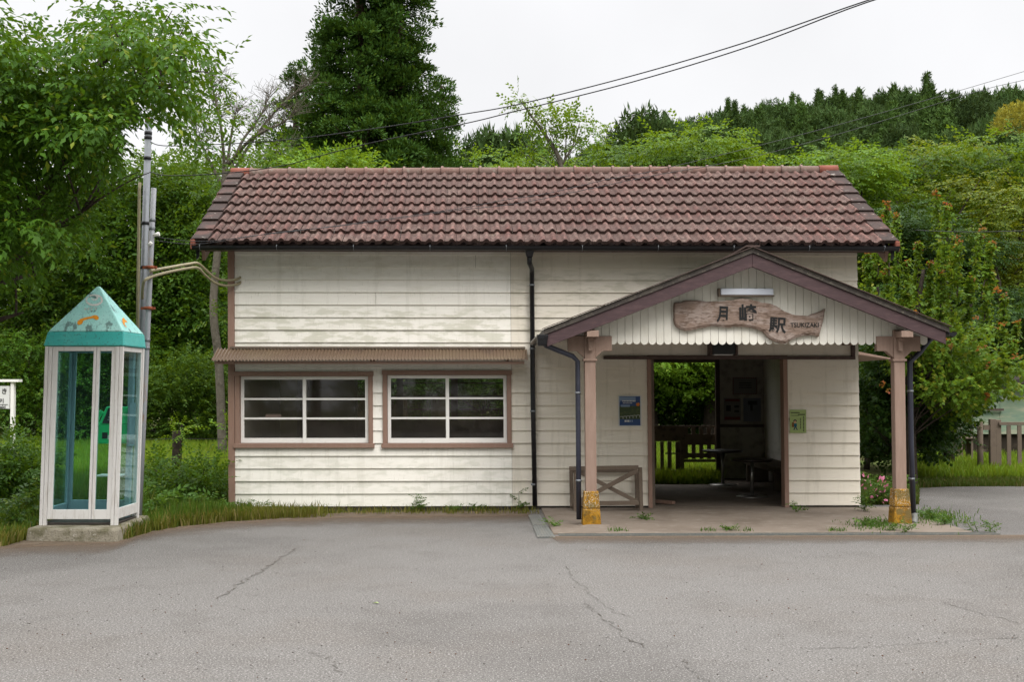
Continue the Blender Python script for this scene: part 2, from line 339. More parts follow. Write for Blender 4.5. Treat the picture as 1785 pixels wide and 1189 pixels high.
A_ = [(.5, 7, .45, .65, (.118, .101, .085), .5), (1.6, 8, .52, .66, (.105, .096, .086), .5), (.22, 4, .48, .62, (.088, .081, .074), .65), (70, 3, .42, .60, (.06, .056, .052), .7), (80, 2, .58, .66, (.33, .315, .30), .85), (60, 2, .64, .68, (.025, .023, .021), .85), (140, 2, .55, .7, (.22, .21, .198), .5)]
MT['asphalt'] = mat('pale worn asphalt', (.146, .137, .127), .9, .12, layers=A_, bump=(240, .6, .008))
MT['dirt'] = mat('brown grit', (.125, .095, .068), .95, .05, layers=[(6, 7, .45, .65, (.08, .06, .04), .8), (110, 3, .58, .66, (.26, .22, .18), .7)], bump=(100, .5, .02))
MT['crack'] = mat('dark crack filling', (.072, .064, .054), .95, .05, layers=[(9, 5, .40, .56, (.128, .12, .111), .97)])
def leafmat(name, c1, c2, c3, f3=.06, tr=.32, rough=.55, big=None):
    ly = [(1.3, 4, .42, .62, big or tuple(x * .55 for x in c1), .65)]
    return mat(name, c1, rough, .14, rand=(c2, .85, c3, f3), layers=ly, trans=tr)
LF = dict(
 cherry=leafmat('cherry leaf', (.060, .142, .009), (.026, .072, .007), (.17, .21, .016), .05),
 under=leafmat('understorey leaf', (.058, .132, .010), (.028, .074, .007), (.11, .16, .014), .05),
 hedge=leafmat('bush leaf', (.066, .140, .010), (.034, .082, .008), (.13, .20, .02), .08),
 bright=leafmat('spring leaf', (.115, .215, .014), (.062, .135, .010), (.17, .24, .03), .08),
 mid=leafmat('mid green leaf', (.080, .165, .012), (.042, .10, .009), (.14, .20, .02), .06),
 olive=leafmat('olive leaf', (.12, .17, .012), (.062, .10, .009), (.20, .21, .02), .10),
 maple=leafmat('maple leaf', (.105, .185, .014), (.058, .125, .012), (.19, .20, .02), .10),
 mapledk=leafmat('dark maple leaf', (.028, .070, .009), (.015, .040, .007), (.09, .14, .016), .05),
 redtip=leafmat('red young leaf', (.24, .105, .03), (.19, .15, .025), (.27, .07, .035), .2, .4),
 cedar=leafmat('cedar foliage', (.056, .130, .014), (.024, .068, .009), (.09, .15, .013), .08, .12, .7),
 hillcedar=leafmat('hill cedar foliage', (.070, .128, .024), (.036, .080, .016), (.07, .12, .018), .08, .08, .8),
 hilldark=leafmat('hill oak foliage', (.050, .092, .020), (.030, .064, .016), (.05, .08, .018), .08, .08, .8),
 yellow=leafmat('yellow flowering crown', (.25, .235, .030), (.19, .20, .03), (.30, .28, .04), .1, .2, .7),
 grass=leafmat('tall grass blade', (.066, .125, .012), (.034, .076, .009), (.19, .17, .05), .10, .3),
 field=leafmat('bright meadow grass', (.14, .225, .018), (.095, .17, .015), (.24, .25, .05), .1, .35),
 drygrass=leafmat('yellowing grass', (.16, .17, .028), (.09, .13, .018), (.28, .22, .09), .2, .3),
 weed=leafmat('weed leaf', (.075, .16, .022), (.045, .105, .017), (.15, .2, .03), .08, .3),
)
BARK = dict(
 dark=mat('dark bark', (.045, .035, .028), .9, .1, layers=[(14, 6, .45, .7, (.085, .07, .055), .7)], bump=(40, .5, .03)),
 grey=mat('pale grey bark', (.12, .105, .082), .9, .1, layers=[(9, 6, .45, .68, (.07, .06, .045), .8), (20, 5, .56, .7, (.22, .20, .165), .6)], bump=(30, .4, .03)),
 cedar=mat('brown cedar bark', (.07, .048, .034), .9, .1, layers=[(14, 6, .45, .7, (.11, .085, .065), .7)]))
# ------------------------------------------------------------------ the setting: ground, asphalt, kerbs
def sheet(name, pts, z, m, kind='structure'):
    mb = MB(); mb.add([(p[0], p[1], z) for p in pts], [tuple(range(len(pts)))])
    o = mb.build(name, m, base=(0, 0, 0)); o['kind'] = kind
    return o
GX = [gnd(*p)[:2] for p in [(0, 953), (60, 948), (205, 944), (268, 927), (350, 915), (450, 907), (620, 901), (920, 897)]]
mb = MB()
N_ = 60
xs_ = list(np.linspace(-900, -60, 6)) + list(np.linspace(-40, 40, 30)) + list(np.linspace(60, 900, 6))
ys_ = list(np.linspace(-60, 60, 40)) + [80, 120, 200, 400, 900, 1500]
vv = [(x, y, -.012 - (.0 if y < 20 else .02 * math.sin(x * .7 + y * .4))) for y in ys_ for x in xs_]
nx = len(xs_)
mb.add(vv, [(j * nx + i, j * nx + i + 1, (j + 1) * nx + i + 1, (j + 1) * nx + i) for j in range(len(ys_) - 1) for i in range(nx - 1)], 0, True)
mb.build('ground', MT['soil'], base=(0, 0, 0))['kind'] = 'structure'
edge = catmull([(p[0], p[1], 0) for p in [(-45, 6.5), (-16, 10.2), (-8, 11.8)] + GX], 8)
edge = [(p[0] + random.uniform(-.05, .05), p[1] + random.uniform(-.07, .05)) for p in edge]
right_edge = [gnd(*p)[:2] for p in [(1590, 852), (1650, 849), (1720, 848), (1785, 848)]]
road_pts = [(-45, -25), (45, -25), (45, 19.5)] + right_edge[::-1] + [(4.9, 18.9), (4.88, 16.5), (.25, 16.4)] + edge[::-1]
sheet('road', road_pts, 0.0, MT['asphalt'])
# a fringe of brown grit where the asphalt meets the grass and the wall foot
fr = [(p[0], p[1] - random.uniform(.08, .34)) for p in edge[8:]]
sheet('verge_dirt', fr + [(p[0], p[1] + .5) for p in edge[8:]][::-1], .004, MT['dirt'])
# brown dust washed off the roof and the verge, thinning out over the asphalt
def dust_strip(inner, width, seed):
    g = random.Random(seed); n = len(inner); V, A, Fq = [], [], []
    for k in range(5):
        f = k / 4
        for i, p in enumerate(inner):
            q = Vector((.15, -1)).normalized() * width * f
            V.append((p[0] + q[0], p[1] + q[1], .006)); A.append((1 - f) ** 1.3 if k < 4 else 0)
    for k in range(4):
        for i in range(n - 1): Fq.append((k * n + i, k * n + i + 1, (k + 1) * n + i + 1, (k + 1) * n + i))
    o = npmesh('road_dust', V, [np.array(Fq)], MT['dust'], None, (0, 0, 0)); o['kind'] = 'structure'
    at_ = o.data.attributes.new('dust', 'FLOAT', 'POINT'); at_.data.foreach_set('value', A)
m = bpy.data.materials.new('brown dust film'); m.use_nodes = True; t_ = m.node_tree; t_.nodes.clear(); MT['dust'] = m
o_ = t_.nodes.new('ShaderNodeOutputMaterial'); tr_ = t_.nodes.new('ShaderNodeBsdfTransparent'); df_ = t_.nodes.new('ShaderNodeBsdfDiffuse'); df_.inputs[0].default_value = (.13, .098, .072, 1)
mx_ = t_.nodes.new('ShaderNodeMixShader'); at_ = t_.nodes.new('ShaderNodeAttribute'); at_.attribute_name = 'dust'; nz_ = t_.nodes.new('ShaderNodeTexNoise'); nz_.inputs['Scale'].default_value = 3; nz_.inputs['Detail'].default_value = 9; nz_.inputs['Roughness'].default_value = .7
gm_ = t_.nodes.new('ShaderNodeNewGeometry'); ml_ = t_.nodes.new('ShaderNodeMath'); ml_.operation = 'MULTIPLY_ADD'; ml_.inputs[1].default_value = 1.3; m2_ = t_.nodes.new('ShaderNodeMath'); m2_.operation = 'SUBTRACT'; m2_.use_clamp = True
ml3 = t_.nodes.new('ShaderNodeMath'); ml3.operation = 'MULTIPLY'; ml3.inputs[1].default_value = .85
for a, b in ((gm_.outputs['Position'], nz_.inputs['Vector']), (at_.outputs['Fac'], ml_.inputs[0]), (ml_.outputs[0], m2_.inputs[0]), (nz_.outputs['Fac'], m2_.inputs[1]), (m2_.outputs[0], ml3.inputs[0]), (ml3.outputs[0], mx_.inputs[0]), (tr_.outputs[0], mx_.inputs[1]), (df_.outputs[0], mx_.inputs[2]), (mx_.outputs[0], o_.inputs['Surface'])): t_.links.new(a, b)
ml_.inputs[2].default_value = .24
dust_strip([tuple(p)[:2] for p in catmull([(q[0], q[1] - .06, 0) for q in GX], 5)], 1.5, 1)
dust_strip([B(fl_x, -2.97, 0)[:2] for fl_x in np.linspace(-.1, 5.6, 24)], 1.0, 2)
# porch floor slab with the drain channel in front
fl = [L(955, 936, -2.85)[0], L(1700, 936, -2.85)[0]]
mb = MB(B)
mb.box(fl[0] + .06, fl[1], -2.80, .02, -.02, .022)
mb.build('porch_floor', MT['conc'], base=(0, 0, 0), bevel=.012)['kind'] = 'structure'
mb = MB(B); mb.box(1.15, 4.25, .02, 4.95, -.02, .026)
mb.build('waiting_room_floor', MT['conc'], base=(0, 0, 0))['kind'] = 'structure'
def ribbon(pts, w, z=.004):
    mb = MB(); n = len(pts); vs = []
    for i, p in enumerate(pts):
        t = Vector(pts[min(i + 1, n - 1)]) - Vector(pts[max(i - 1, 0)]); q = Vector((-t[1], t[0], 0)).normalized()
        ww = w * random.uniform(.3, 1.3) * (.3 if i in (0, n - 1) else 1)
        jx, jy = random.uniform(-.03, .03), random.uniform(-.03, .03)
        vs += [(p[0] + jx + q[0] * ww, p[1] + jy + q[1] * ww, z), (p[0] + jx - q[0] * ww, p[1] + jy - q[1] * ww, z)]
    mb.add(vs, [(2 * i, 2 * i + 1, 2 * i + 3, 2 * i + 2) for i in range(n - 1)])
    return mb
for pts, w_ in [([(520, 955), (495, 970), (465, 990), (440, 1005), (415, 1020), (380, 1045)], .012),
               ([(990, 985), (1000, 1010), (1030, 1035), (1055, 1060), (1100, 1078)], .0035), ([(1015, 1050), (1050, 1075), (1090, 1110), (1130, 1130)], .005),
               ([(1785, 1112), (1690, 1118), (1590, 1124), (1480, 1130), (1400, 1132)], .004), ([(1190, 1150), (1210, 1172), (1230, 1189)], .005),
               ([(1640, 1050), (1710, 1070), (1785, 1090)], .005), ([(540, 1140), (575, 1150), (590, 1175)], .004)]:
    P = catmull([gnd(*q) for q in pts], 9)
    ribbon(P, w_).build('road_crack', MT['crack'], base=(0, 0, 0))['kind'] = 'structure'
# steel drain channel along the porch and cover plates beside the downpipe
t = thing('drain_channel', B((fl[0] + fl[1]) / 2, -2.88, 0), 'long narrow steel drain channel set in the asphalt along the porch edge', 'drain')
mb = MB(B); mb.box(fl[0] + .12, fl[1] + .25, -2.94, -2.925, -.03, .018).box(fl[0] + .12, fl[1] + .25, -2.83, -2.815, -.03, .018)
mb.build('channel_edge', MT['plate'], t)
mb = MB(B)
x = fl[0] + .13
while x < fl[1] + .24: mb.box(x, x + .022, -2.924, -2.831, -.012, .008); x += .04
mb.build('grating', MT['plate'], t)
for i in range(2):
    lb = ['ribbed steel drain cover nearest the foot of the long black downpipe', 'ribbed steel drain cover at the asphalt edge, nearest the camera'][i]
    c0, c1 = gnd(*[(921, 897), (931, 916)][i]), gnd(*[(943, 915), (961, 937)][i])
    a, b = gnd(*[(921, 898), (929, 917)][i], .02), gnd(*[(942, 898), (953, 915)][i], .02)
    cq, dq = gnd(*[(952, 915), (968, 936)][i], .02), gnd(*[(929, 915.5), (937, 936)][i], .02)
    mb = MB(); up = lambda p, h: (p[0], p[1], h)
    mb.hexa([up(dq, -.01), up(cq, -.01), up(b, -.01), up(a, -.01), up(dq, .02), up(cq, .02), up(b, .02), up(a, .02)])
    for k in range(1, 6):
        f = k / 6; p0 = Vector(a).lerp(Vector(b), f); p1 = Vector(dq).lerp(Vector(cq), f)
        mb.bar((p0[0], p0[1], .022), (p1[0], p1[1], .022), .02, .008)
    tag(mb.build('drain_cover', MT['plate'], bevel=.003), lb, 'drain cover', 'steel drain covers beside the downpipe')

# ------------------------------------------------------------------ the station building
ST_ = thing('station_building', (BX, BY, 0), 'small cream weatherboard station with a red tiled roof and a gabled porch', 'station')
xl, xr = L(404, 760, 0)[0], L(1498, 760, 0)[0]
DEP, RID = 4.9, 2.3
ROW = .1735
def rect(px0, px1, py0, py1, y=0):
    a, b = L(px0, py1, y), L(px1, py0, y)
    return (a[0], b[0], a[1], b[1])
W1, W2 = rect(411, 650, 648, 781), rect(668, 891, 646, 781)
DR = rect(1130, 1371, 620, 890); DR = (DR[0], DR[1], -.05, DR[3])
OPEN = [W1, W2, DR]
ztop = 3.78
mb = MB(B)
joints = {7: [L(650, 531, 0)[0]], 2: [L(862, 840, 0)[0]]}
jx890 = L(890, 500, 0)[0]
k = 0; z = .05
while z < ztop:
    z1 = z + ROW
    cuts = sorted({z, z1} | {q for o in OPEN for q in (o[2], o[3]) if z < q < z1})
    yb, yt = -.027 + random.uniform(-.002, .002), -.007
    for a, b in zip(cuts[:-1], cuts[1:]):
        iv = [(xl + .05, xr - .004 * random.random())]
        for o in OPEN:
            if o[2] < (a + b) / 2 < o[3]:
                iv = [s for (p, q) in iv for s in ((p, min(q, o[0])), (max(p, o[1]), q)) if s[1] - s[0] > .01]
        for p, q in iv:
            js = [p] + sorted(j for j in [jx890] + [xl + 1.98 if k == 16 else 99, L(829, 465, 0)[0] if k == 19 else 99] if p + .05 < j < q - .05) + [q]
            for u0, u1 in zip(js[:-1], js[1:]):
                u0, u1 = u0 + (.002 if u0 != p else 0), u1 - (.002 if u1 != q else 0)
                ya = yb + (yt - yb) * (a - z) / ROW; yc = yb + (yt - yb) * (b - z) / ROW
                n = max(1, int((u1 - u0) / .8)); xs = np.linspace(u0, u1, n + 1)
                jz = [random.uniform(-.0007, .0007) for _ in xs]
                vs = []
                for x, dz in zip(xs, jz): vs += [(x, ya, a + dz), (x, .012, a + dz), (x, .012, b), (x, yc, b)]
                fs = []
                for i in range(n):
                    c = 4 * i
                    for e in range(4): fs.append((c + e, c + (e + 1) % 4, c + 4 + (e + 1) % 4, c + 4 + e))
                fs += [(0, 1, 2, 3), (4 * n + 3, 4 * n + 2, 4 * n + 1, 4 * n)]
                mb.add(vs, fs)
    z = z1; k += 1
for i_, f_ in enumerate(mb.f):
    if mb.v[f_[0]][0] > jx890 - .01 and mb.v[f_[-1]][0] > jx890 - .01 and min(mb.v[q_][0] for q_ in f_) > jx890 - .01: mb.m[i_] = 1
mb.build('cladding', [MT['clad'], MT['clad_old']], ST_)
# timber frame behind the boards, end walls, rear wall with its openings, partition and ceiling
mb = MB(B)
xs = sorted([xl, W1[0], W1[1], W2[0], W2[1], DR[0], DR[1], xr])
def wallband(mb, y0, y1, opens, x0, x1, zt, m=0, zb=0):
    cur = x0
    for o in sorted(opens):
        mb.box(cur, o[0], y0, y1, zb, zt, m)
        if o[2] > .1: mb.box(o[0], o[1], y0, y1, zb, o[2], m)
        mb.box(o[0], o[1], y0, y1, o[3], zt, m); cur = o[1]
    mb.box(cur, x1, y0, y1, zb, zt, m)
wallband(mb, .014, .12, OPEN, xl + .02, xr - .03, 3.8)
RW = rect(616, 905, 652, 733, DEP); RD = rect(1040, 1247, 560, 830, DEP); RD = (RD[0], RD[1], -.05, 2.15)
wallband(mb, DEP, DEP + .1, [RW, RD], xl + .02, xr - .03, 2.9)
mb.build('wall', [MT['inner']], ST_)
for x in (xl + .025, xr - .145):
    mb = MB(B)
    mb.prism([(.0, 0), (DEP, 0), (DEP, 2.9), (RID, 4.55), (0, 3.62)], 0, .11)
    n = 10
    mb.v[-n:] = [(x + (p[1]), p[0] if p[0] > 0 else .121, p[2]) for p in mb.v[-n:]]
    mb.build('wall', MT['clad'], ST_)
mb = MB(B); xp = L(1140, 700, 2)[0] - .35
mb.box(xp, xp + .08, .125, DEP - .005, 0, 2.75)
mb.box(xl + .15, xr - .15, .125, DEP - .005, 2.752, 2.80)
mb.box(xl + .15, xp - .005, .125, DEP - .005, .3, .34)     # office floor
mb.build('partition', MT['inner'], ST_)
mb = MB(B); mb.box(xl + .01, DR[0], -.004, .12, -.1, .048); mb.box(DR[1], xr - .02, -.004, .12, -.1, .048)
mb.build('foundation', MT['found'], ST_)
# waiting room panel on the rear wall with a rail
x0 = RD[1]
mb = MB(B); mb.box(x0 + .06, xr - .15, DEP - .02, DEP - .003, .05, 2.7); mb.build('wall_panel', MT['innerp'], ST_)
mb = MB(B); zr_ = L(1300, 743, DEP - .05)[1]; mb.box(x0 + .06, xr - .16, DEP - .05, DEP - .021, zr_ - .02, zr_ + .03); mb.box(x0 - .02, x0 + .055, DEP - .06, DEP - .003, 0, 2.7)
mb.build('wall_rail', MT['darktrim'], ST_)
# rear office window bars
mb = MB(B)
for px in (697, 792): x = L(px, 690, DEP)[0]; mb.box(x - .06, x + .06, DEP + .02, DEP + .07, RW[2], RW[3])
for py in (668, 691, 714): z = L(760, py, DEP)[1]; mb.box(RW[0], RW[1], DEP + .03, DEP + .055, z - .012, z + .012)
mb.build('rear_window', MT['darktrim'], ST_)
# corner board
mb = MB(B); mb.box(xl - .04, xl + .048, -.045, .06, .03, 3.66); mb.build('corner_board', MT['trim'], ST_, bevel=.004)
mb = MB(B); mb.box(xl + .02, xr, -.030, -.0285, 3.60, 3.78); mb.build('frieze_board', MT['clad'], ST_)

def window(W, lapleft):
    x0, x1, z0, z1 = W; t_ = .062
    mb = MB(B)
    mb.box(x0, x0 + t_, -.05, .10, z0 + t_, z1 - t_).box(x1 - t_, x1, -.05, .10, z0 + t_, z1 - t_)
    mb.box(x0 - .01, x1 + .01, -.058, .10, z1 - t_, z1).box(x0 - .02, x1 + .02, -.066, .10, z0, z0 + t_)
    wf = mb.build('window', MT['trim'], ST_, bevel=.004)
    a, b, c, d_ = x0 + t_ + .002, x1 - t_ - .002, z0 + t_ + .003, z1 - t_ - .003
    mid = (a + b) / 2
    for i, (p, q) in enumerate(((a, mid + .025), (mid - .025, b))):
        yy = (.005, .035)[i] if lapleft else (.035, .005)[i]
        s = .045; mb = MB(B)
        mb.box(p, p + s, yy, yy + .028, c, d_).box(q - s, q, yy, yy + .028, c, d_)
        mb.box(p + s, q - s, yy, yy + .028, d_ - s, d_).box(p + s, q - s, yy, yy + .028, c, c + s * 1.5)
        h = (d_ - s - c - s * 1.5) / 3
        for k in (1, 2): zz = c + s * 1.5 + h * k; mb.box(p + s, q - s, yy + .003, yy + .025, zz - .014, zz + .014)
        sa = mb.build('sash', MT['white'], wf, bevel=.002)
        mb = MB(B); mb.box(p + s, q - s, yy + .012, yy + .016, c + s * 1.5, d_ - s)
        mb.build('pane', GL, sa)
    return wf
GL = glass('office window glass', (.88, .88, .85), .04, .045, (.30, .25, .21))  # the brown film also brightens the panes in place of room light
w1 = window(W1, False); w2 = window(W2, True)
# things inside the office seen dimly through the glass
def roombox(name, px0, px1, py0, py1, y, dep, m, label, cat):
    a, b = L(px0, py1, y), L(px1, py0, y); mb = MB(B); mb.box(a[0], b[0], y, y + dep, .34, b[1]); 
    xm = (a[0] + b[0]) / 2; mb.box(xm - .006, xm + .006, y - .006, y - .001, .4, b[1] - .04)
    mb.box(a[0] - .02, b[0] + .02, y - .02, y + dep, b[1] + .001, b[1] + .03)
    return tag(mb.build(name, m), label, cat)
MT['cab'] = mat('dull olive cabinet', (.20, .18, .11), .6, .2)
roombox('cabinet', 488, 517, 640, 742, 1.6, .35, MT['cab'], 'tall dull olive cabinet inside the office behind the left window', 'cabinet')
roombox('cupboard', 552, 618, 640, 742, 2.2, .4, MT['inner'], 'dark brown cupboard inside the office behind the left window', 'cupboard')
mb = MB(B); a, b = L(463, 729, .07), L(490, 722, .07); mb.box(a[0], b[0], .069, .072, a[1], b[1])
tag(mb.build('paper_notice', MT['ppink']), 'small pinkish paper strip stuck inside the left office window', 'notice')

# door frame and the panel over it
mb = MB(B)
mb.box(DR[0], DR[0] + .055, -.05, .14, .02, DR[3]).box(DR[1] - .06, DR[1], -.05, .14, .02, DR[3])
mb.box(DR[0] + .055, DR[1] - .06, -.045, .14, DR[3] - .05, DR[3] - .001)
mb.build('door_frame', MT['trim'], ST_, bevel=.004)
mb = MB(B); a, b = L(1052, 626, -.05), L(1490, 592, -.05)
mb.box(a[0], b[0], -.075, -.03, a[1] - .005, a[1] + .042).box(b[0] - .055, b[0], -.07, -.03, a[1] + .043, b[1] + .05)
mb.build('lintel_beam', MT['darktrim'], ST_, bevel=.004)

# ---- roof
yE = -.46
eL, eR, rL, rR = L(337, 425, yE), L(1563, 428, yE), L(404, 305, RID), L(1459, 300, RID)
def roofpt(s, u, h=0):   # s along the eave 0..1, u up the slope 0..1, h above
    x = (eL[0] + (rL[0] - eL[0]) * u) * (1 - s) + (eR[0] + (rR[0] - eR[0]) * u) * s
    zr = rL[1] * (1 - s) + rR[1] * s; ze = eL[1] * (1 - s) + eR[1] * s
    y = yE + (RID - yE) * u; z = ze + (zr - ze) * u
    return (x, y - h * .5, z + h * .87)
mb = MB(B)   # deck, slightly below the tiles, and the plain rear slope
dk = .07
q = [roofpt(.004, .01, -dk), roofpt(.996, .01, -dk), roofpt(.996, 1, -dk), roofpt(.004, 1, -dk)]
q2 = [roofpt(.004, .01, -dk - .05), roofpt(.996, .01, -dk - .05), roofpt(.996, 1, -dk - .05), roofpt(.004, 1, -dk - .05)]
mb.hexa(q2 + q)
bk = [(q[3][0], DEP + .6, 2.95), (q[2][0], DEP + .6, 2.95)]
mb.hexa([(q2[3][0], q2[3][1], q2[3][2]), q2[2], (bk[1][0], bk[1][1], 2.90), (bk[0][0], bk[0][1], 2.90), (q[3][0], q[3][1] + .001, q[3][2]), (q[2][0], q[2][1] + .001, q[2][2]), bk[1], bk[0]])
RF = mb.build('roof', MT['darktrim'], ST_)
NC, NW, SS = 8, 60, 10
V, FQ, GR = [], [], []
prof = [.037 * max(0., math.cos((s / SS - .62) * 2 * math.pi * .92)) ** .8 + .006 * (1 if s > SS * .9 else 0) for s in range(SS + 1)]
m0 = .0175
for j in range(NC):
    off = 0
    for i in range(NW):
        jl, jz, js = random.uniform(-.004, .0035), random.uniform(-.005, .005), random.uniform(-.0012, .0012)
        b = len(V)
        for r_ in range(4):
            for s in range(SS + 1):
                ss = m0 + (1 - 2 * m0) * (i + .985 * s / SS) / NW + js * 0.3
                h = prof[s]
                if r_ == 0: p = roofpt(ss, j / NC + .002 + jl * .3, h - .004 + jl)
                elif r_ == 1: p = roofpt(ss, j / NC + jl * .3, h + .048 + jl)
                elif r_ == 2: p = roofpt(ss, j / NC + .02, h + .050 + jl)
                else: p = roofpt(ss, (j + 1) / NC + .012, h * .9 + .004 + jz * .4)
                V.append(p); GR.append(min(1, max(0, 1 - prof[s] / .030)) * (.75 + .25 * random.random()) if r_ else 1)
        for r_ in range(3):
            for s in range(SS): c = b + r_ * (SS + 1) + s; FQ.append((c, c + 1, c + SS + 2, c + SS + 1))
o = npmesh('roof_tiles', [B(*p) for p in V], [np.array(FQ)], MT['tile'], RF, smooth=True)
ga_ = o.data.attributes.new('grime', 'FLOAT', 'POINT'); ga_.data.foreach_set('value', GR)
es = o.modifiers.new('edge', 'EDGE_SPLIT'); es.split_angle = R(50)
for side in (0, 1):
    mb = MB(B)
    for j in range(NC):
        jl = random.uniform(-.004, .008)
        sa, sb = (0, m0 + .004) if side == 0 else (1 - m0 - .004, 1)
        lo, hi = [], []
        A = [roofpt(sa, j / NC - .003, .085 + jl), roofpt(sb, j / NC - .003, .085 + jl), roofpt(sb, (j + 1) / NC + .01, .05 + jl), roofpt(sa, (j + 1) / NC + .01, .05 + jl)]
        C = [roofpt(sa, j / NC, .02 + jl), roofpt(sb, j / NC, .03 + jl), roofpt(sb, (j + 1) / NC + .01, .0), roofpt(sa, (j + 1) / NC + .01, .0)]
        mb.hexa(C + A)
        xo = A[0][0] + (-.012 if side == 0 else .012)     # drop flange down the gable side
        e0, e1 = (A[0], A[3]) if side == 0 else (A[1], A[2])
        dx = -.02 if side == 0 else .02
        mb.hexa([(e0[0], e0[1], e0[2] - .16), (e1[0], e1[1], e1[2] - .16), (e1[0] + dx, e1[1], e1[2] - .16), (e0[0] + dx, e0[1], e0[2] - .16),
                 (e0[0], e0[1], e0[2] - .003), (e1[0], e1[1], e1[2] - .003), (e1[0] + dx, e1[1], e1[2] - .003), (e0[0] + dx, e0[1], e0[2] - .003)])
    mb.build('verge_tiles', MT['verge'], RF, bevel=.008)
for s, dx in ((0, -1), (1, 1)):    # red end pieces at the eave corners
    mb = MB(B); p = roofpt(s, -.004, .03); mb.hexa([(p[0] - .03, p[1] - .03, p[2] - .11), (p[0] + .03, p[1] - .03, p[2] - .11), (p[0] + .03, p[1] + .25, p[2] + .0), (p[0] - .03, p[1] + .25, p[2] + .0),
        (p[0] - .035, p[1] - .03, p[2] + .035), (p[0] + .035, p[1] - .03, p[2] + .035), (p[0] + .03, p[1] + .25, p[2] + .13), (p[0] - .03, p[1] + .25, p[2] + .13)])
    mb.build('verge_end', MT['newtile'], RF, bevel=.02)
mb = MB(B); me_ = MB(B); n = 32
for i in range(n):
    s0, s1 = i / n, (i + 1) / n
    a, b = Vector(roofpt(s0, 1, .03)), Vector(roofpt(s1, 1, .03))
    jr = random.uniform(-.003, .004); tgt = me_ if i in (0, n - 1) else mb
    a[2] += jr
    rr = .078 if tgt is me_ else .074
    c = a.lerp(b, .12); dd = a.lerp(b, 1.02)
    if i in (0, n - 1):
        tgt = MB(B); tgt.tube([a, b], rr + .006, 14); tgt.build('ridge_end', MT['newtile'], RF)
    else: tgt.tube([a.lerp(b, -.02), a.lerp(b, .02), a.lerp(b, .10), c, dd], [rr + .013, rr + .02, rr + .02, rr, rr * .97], 14)
mb.build('ridge_tiles', MT['ridge'], RF)
# bargeboards and soffits of the main gables
for s in (.012, .988):
    mb = MB(B); a, b = Vector(roofpt(s, .0, -.16)), Vector(roofpt(s, 1, -.16)); mb.bar(a, b, .04, .16); mb.build('gable_trim', MT['trim'], RF)
# gutter along the eave with brackets
def halfpipe(mb, a, b, r, m=0, wall=.006, seg=10):
    a, b = Vector(a), Vector(b); ax = (b - a).normalized(); side = ax.cross(Vector((0, 0, 1))).normalized(); vs = []
    for p in (a, b):
        for rr in (r, r - wall):
            for k in range(seg + 1):
                t_ = math.pi * k / seg; vs.append(p + side * math.cos(t_) * rr - Vector((0, 0, 1)) * math.sin(t_) * rr)
    n = seg + 1; fs = []
    for k in range(seg):
        fs += [(k, k + 1, 2 * n + k + 1, 2 * n + k), (n + k, n + k + 1, 3 * n + k + 1, 3 * n + k)]
    fs += [(0, n, 3 * n, 2 * n), (seg, n + seg, 3 * n + seg, 2 * n + seg)]
    mb.add(vs, fs, m, True)
    for c in (0, 2 * n): mb.add([vs[c + k] for k in range(n)], [tuple(range(n))], m)
ga, gb = L(336, 428, yE - .05), L(1566, 430, yE - .05)
mb = MB(B); halfpipe(mb, (ga[0], yE - .05, ga[1] + .0), (gb[0], yE - .05, gb[1] + .0), .062)
GU = mb.build('gutter', MT['black'], ST_, fix=False)
for i in range(10):
    mb = MB(B); f = (i + .1) / 9.3; x = ga[0] + (gb[0] - ga[0]) * f; z = ga[1] + (gb[1] - ga[1]) * f
    mb.tube([(x, yE - .05 + .066 * math.cos(t_), z - .066 * math.sin(t_)) for t_ in np.linspace(0, math.pi, 9)], .004, 5)
    mb.bar((x, yE + .02, z + .005), (x, yE - .112, z + .005), .008, .005); mb.build('gutter_bracket', MT['steel'], GU)
for x, z in ((ga[0] + .05, ga[1]), (gb[0] - .05, gb[1])): mb = MB(B); mb.prism([(x - .022, z - .18), (x + .012, z - .15), (x + .022, z - .05), (x - .022, z - .05)], yE + .02, yE + .05); mb.build('gutter_end', MT['black'], GU)

def downpipe(pts, r, clips, m, name='downpipe'):
    mb = MB(B); mb.tube(pts, r, 12); dp = mb.build(name, m, ST_)
    if clips:
        for c in clips:
            mb = MB(B); mb.tube([(c[0], c[1], c[2] - .012), (c[0], c[1], c[2] + .012)], r + .006, 12); mb.bar((c[0], c[1], c[2]), (c[0], c[1] + .09, c[2]), .02, .02); mb.build('pipe_clip', MT['steel'], dp)
    return dp
yd = -.10
P = lambda px, py, y: (L(px, py, y)[0], y, L(px, py, y)[1])
xq = P(929, 700, yd)[0]
top = P(923, 447, yE + .02)
dp = downpipe([top, P(923, 458, yE + .06), P(927, 468, yd - .1), (xq, yd, P(928, 476, yd)[2]), (xq, yd, 1.5), (xq + .015, yd, .06)], .034,
     [(xq, yd, P(928, py, yd)[2]) for py in (497, 608, 717, 845)], MT['black'])
mb = MB(B); hx, hz = L(923, 430, yE); hz2 = L(923, 448, yE)[1]
mb.hexa([(hx - .04, yE - .03, hz2), (hx + .04, yE - .03, hz2), (hx + .04, yE + .06, hz2), (hx - .04, yE + .06, hz2), (hx - .075, yE - .09, hz), (hx + .075, yE - .09, hz), (hx + .075, yE + .08, hz), (hx - .075, yE + .08, hz)])
mb.build('hopper', MT['black'], dp, bevel=.005)

